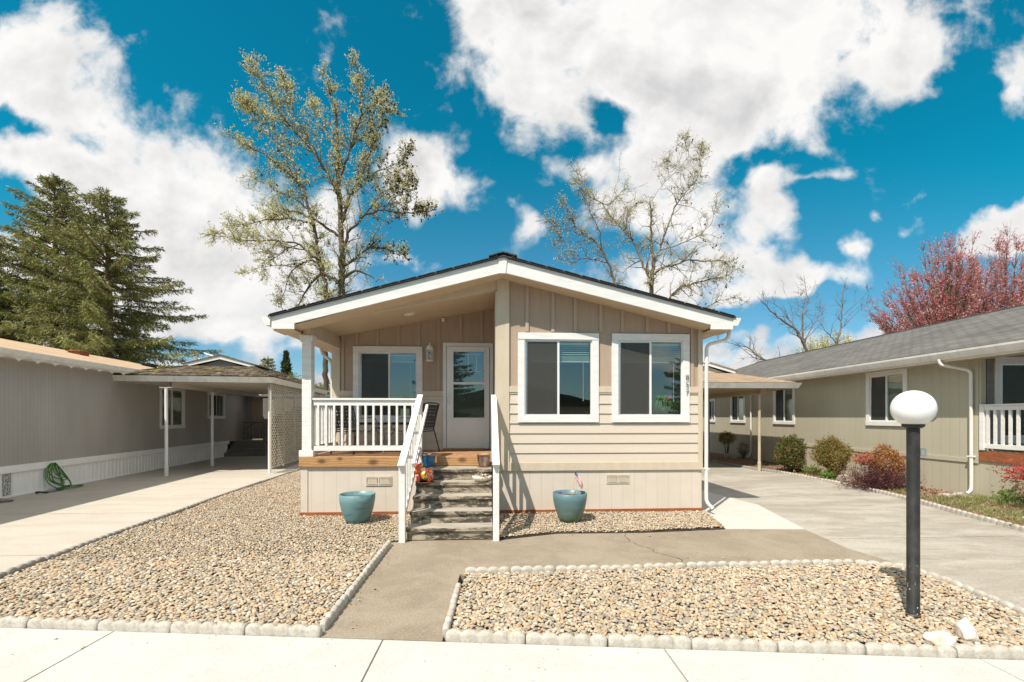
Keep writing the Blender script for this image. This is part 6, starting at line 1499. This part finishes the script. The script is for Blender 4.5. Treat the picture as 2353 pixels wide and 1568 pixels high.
# barberry: dark purple, spiky arching shoots
tb_ = thing('barberry', 'low dark purple spiky barberry in front of the orange shrub', 'shrub', (9.25,10.0,.06)); S_ = []; P_ = []
for k in range(170):
    a = rng.uniform(0, 2*PI); el = rng.uniform(.25,1.3); L = rng.uniform(.35,.72); d = np.array([math.cos(a)*math.cos(el), math.sin(a)*math.cos(el), math.sin(el)])
    sh_p = jag((9.08+rng.normal(0,.14), 10.0+rng.normal(0,.22), .06), d, L, 6, .16, -.06); S_.append((sh_p, [.006,.0055,.005,.004,.003,.002])if False else (sh_p, [.006,.0055,.005,.0045,.004,.003,.002])); P_ += sh_p[1:]
V, F = tubes_np(S_, 3); np_mesh('stems', V, F, mat('purple_twig', (.14,.06,.055), (.09,.04,.04), 10), tb_)
V, F, K = leaves(np.array(P_), .034, .6, [(.13,.045,.05),(.09,.03,.04),(.20,.085,.07)], per=6, spread=.035); np_mesh('foliage', V, F, LEAF, tb_, col=K)
# lace-leaf maple at the right edge
tm_ = thing('japanese_maple', 'low crimson lace leaf maple before the sage house porch at the right edge', 'tree', (9.75,7.15,.06)); S_ = []; P1, P2 = [], []
for k in range(34):
    a = rng.uniform(0, 2*PI); d = np.array([math.cos(a), math.sin(a), .75]); b_ = jag((9.75,7.15,.25+.35*rng.random()), d, rng.uniform(.6,1.0), 8, .10, -.10); S_.append((b_, [.014,.012,.010,.008,.007,.006,.005,.004,.003])); 
    for q in b_[3:]:
        (P1 if q[2] > .62 else P2).append(q)
S_.append(([(9.75,7.15,.05),(9.74,7.15,.3),(9.76,7.16,.6)], [.03,.028,.02]))
V, F = tubes_np(S_, 5); np_mesh('trunk', V, F, M['bark'], tm_)
V, F, K = leaves(np.array(P1), .085, .22, [(.52,.075,.07),(.60,.13,.10),(.42,.05,.05)], per=20, spread=.07, up=-.1); np_mesh('crown', V, F, LEAF, tm_, col=K)
V, F, K = leaves(np.array(P2), .075, .28, [(.30,.12,.05),(.18,.08,.04),(.22,.16,.05)], per=9, spread=.07, up=-.2); np_mesh('lower_leaves', V, F, LEAF, tm_, col=K)
for (x, y, s_, lb) in ((9.35,12.55,.17,'small bright green clump between the dark and golden shrubs'), (9.05,11.55,.15,'small green weed clump before the golden shrub'), (9.15,19.5,.16,'small green clump near the far carport post'), (10.0,8.1,.20,'dark green weed clump by the sage house corner')):
    bush('weed_clump', lb, (x,y,.06), (s_*1.5,s_,s_*.6), 160, [(.16,.26,.05),(.22,.32,.07)], .06, 3, cat='weed', up=1.2)
# grass and litter in the bed: nobody could count it
def bed_pts(n, f): 
    P_ = np.stack([rng.uniform(7.4,12.5,n), rng.uniform(3,18,n)], 1); P_ = P_[inside([(x+.12, y) for x, y in BORDER[:9]]+[(10.2,17),(10.05,8.6),(12.5,8.0),(12.5,3)], P_)]
    return P_[f(P_)]
from mathutils import noise as mnz
G_ = bed_pts(26000, lambda P: np.array([mnz.noise(Vector((p[0]*1.3, p[1]*.9, 3.3)))+ (0.10 if p[1] < 9.5 else -.22) + (.0 if p[1] < 12 else -.3) > -.02 for p in P]))
V, F, K = leaves(np.c_[G_, np.full(len(G_), .055)], .085, .10, [(.37,.42,.14),(.28,.34,.10),(.50,.46,.24),(.22,.27,.09)], per=4, spread=.018, up=1.5)
tag(np_mesh('grass', V, F, LEAF, col=K), 'patchy bright green grass and weeds in the right planting bed', 'grass', None, 'stuff')
Lp = bed_pts(15000, lambda P: rng.random(len(P)) < .95)
V, F, K = leaves(np.c_[Lp, np.full(len(Lp), .066)], .050, .5, [(.42,.28,.19),(.30,.17,.11),(.52,.42,.32),(.20,.12,.08),(.58,.50,.42)], per=2, spread=.012, up=0)
tag(np_mesh('bark_chips', V, F, LEAF, col=K), 'bark chips and dry leaf litter covering the right planting bed', 'bark chips', None, 'stuff')
# light green hedge beyond the left carport
bush('green_hedge', 'light green leafy bushes seen past the porch post beyond the carport', (-12.6,33,.0), (2.9,1.6,2.2), 7000, [(.24,.30,.08),(.30,.36,.10),(.16,.22,.06)], .16, 8)
bush('green_hedge', 'light green leafy bush just right of the cypress', (-17.0,42,.0), (2.0,1.5,2.9), 5000, [(.24,.30,.08),(.30,.36,.10),(.16,.22,.06)], .16, 8)
# a few dry leaves lying on the concrete and edging
M['dryleaf'] = mat('dry_leaf', (.28,.13,.05), (.20,.09,.035), 30)
for i, (x, y) in enumerate(((7.95,6.4),(8.15,7.1),(8.75,9.2),(7.72,5.2))):
    a = random.uniform(0, 6); o_ = MB().add([(0,0,0),(.035,.02,.012),(.07,0,.004),(.03,-.025,.014),(.045,.0,.002)], [(0,4,1),(1,4,2),(2,4,3),(3,4,0)]).build('dry_leaf', M['dryleaf'])
    o_.location = (x, y, .12); o_.rotation_euler = (0,0,a); tag(o_, 'curled brown dry leaf lying on the right scalloped edging', 'leaf', 'dry leaves on the right edging')

# ------------------------------------------------------------------ across the street: seen only mirrored in the windows
ah = thing('street_house', 'dark roofed house across the street, seen only mirrored in the window glass', 'house', (2, -24, 0))
MB().box(-6,10,-30,-22,-.1,2.7).build('wall', M['lap'], ah)
MB().prism([(-6.6,2.6),(10.6,2.6),(2,4.6)], 9.2, 1, -30.6).build('roof', M['shingle_main'], ah)
ah2 = thing('street_house', 'grey house across the street, seen only mirrored in the porch glass', 'house', (-14, -24, 0))
MB().box(-22,-9,-30,-22,-.1,2.7).build('wall', M['shed'], ah2)
MB().prism([(-22.6,2.6),(-8.4,2.6),(-15.5,4.4)], 9.2, 1, -30.6).build('roof', M['shingle_main'], ah2)
spruce('dark conifer across the street, seen only mirrored in the door glass', -3.6, -20, 10.5, 3.4, 1.5, 44, cones=0, group=None, name='conifer', dens=.9, cols=[(.05,.07,.03),(.08,.10,.04)])
spruce('broad conifer across the street, seen only mirrored in the bay window', 19.5, -26, 10.0, 3.8, 1.5, 45, cones=0, group=None, name='conifer', dens=.8, cols=[(.05,.07,.03),(.08,.10,.04)])
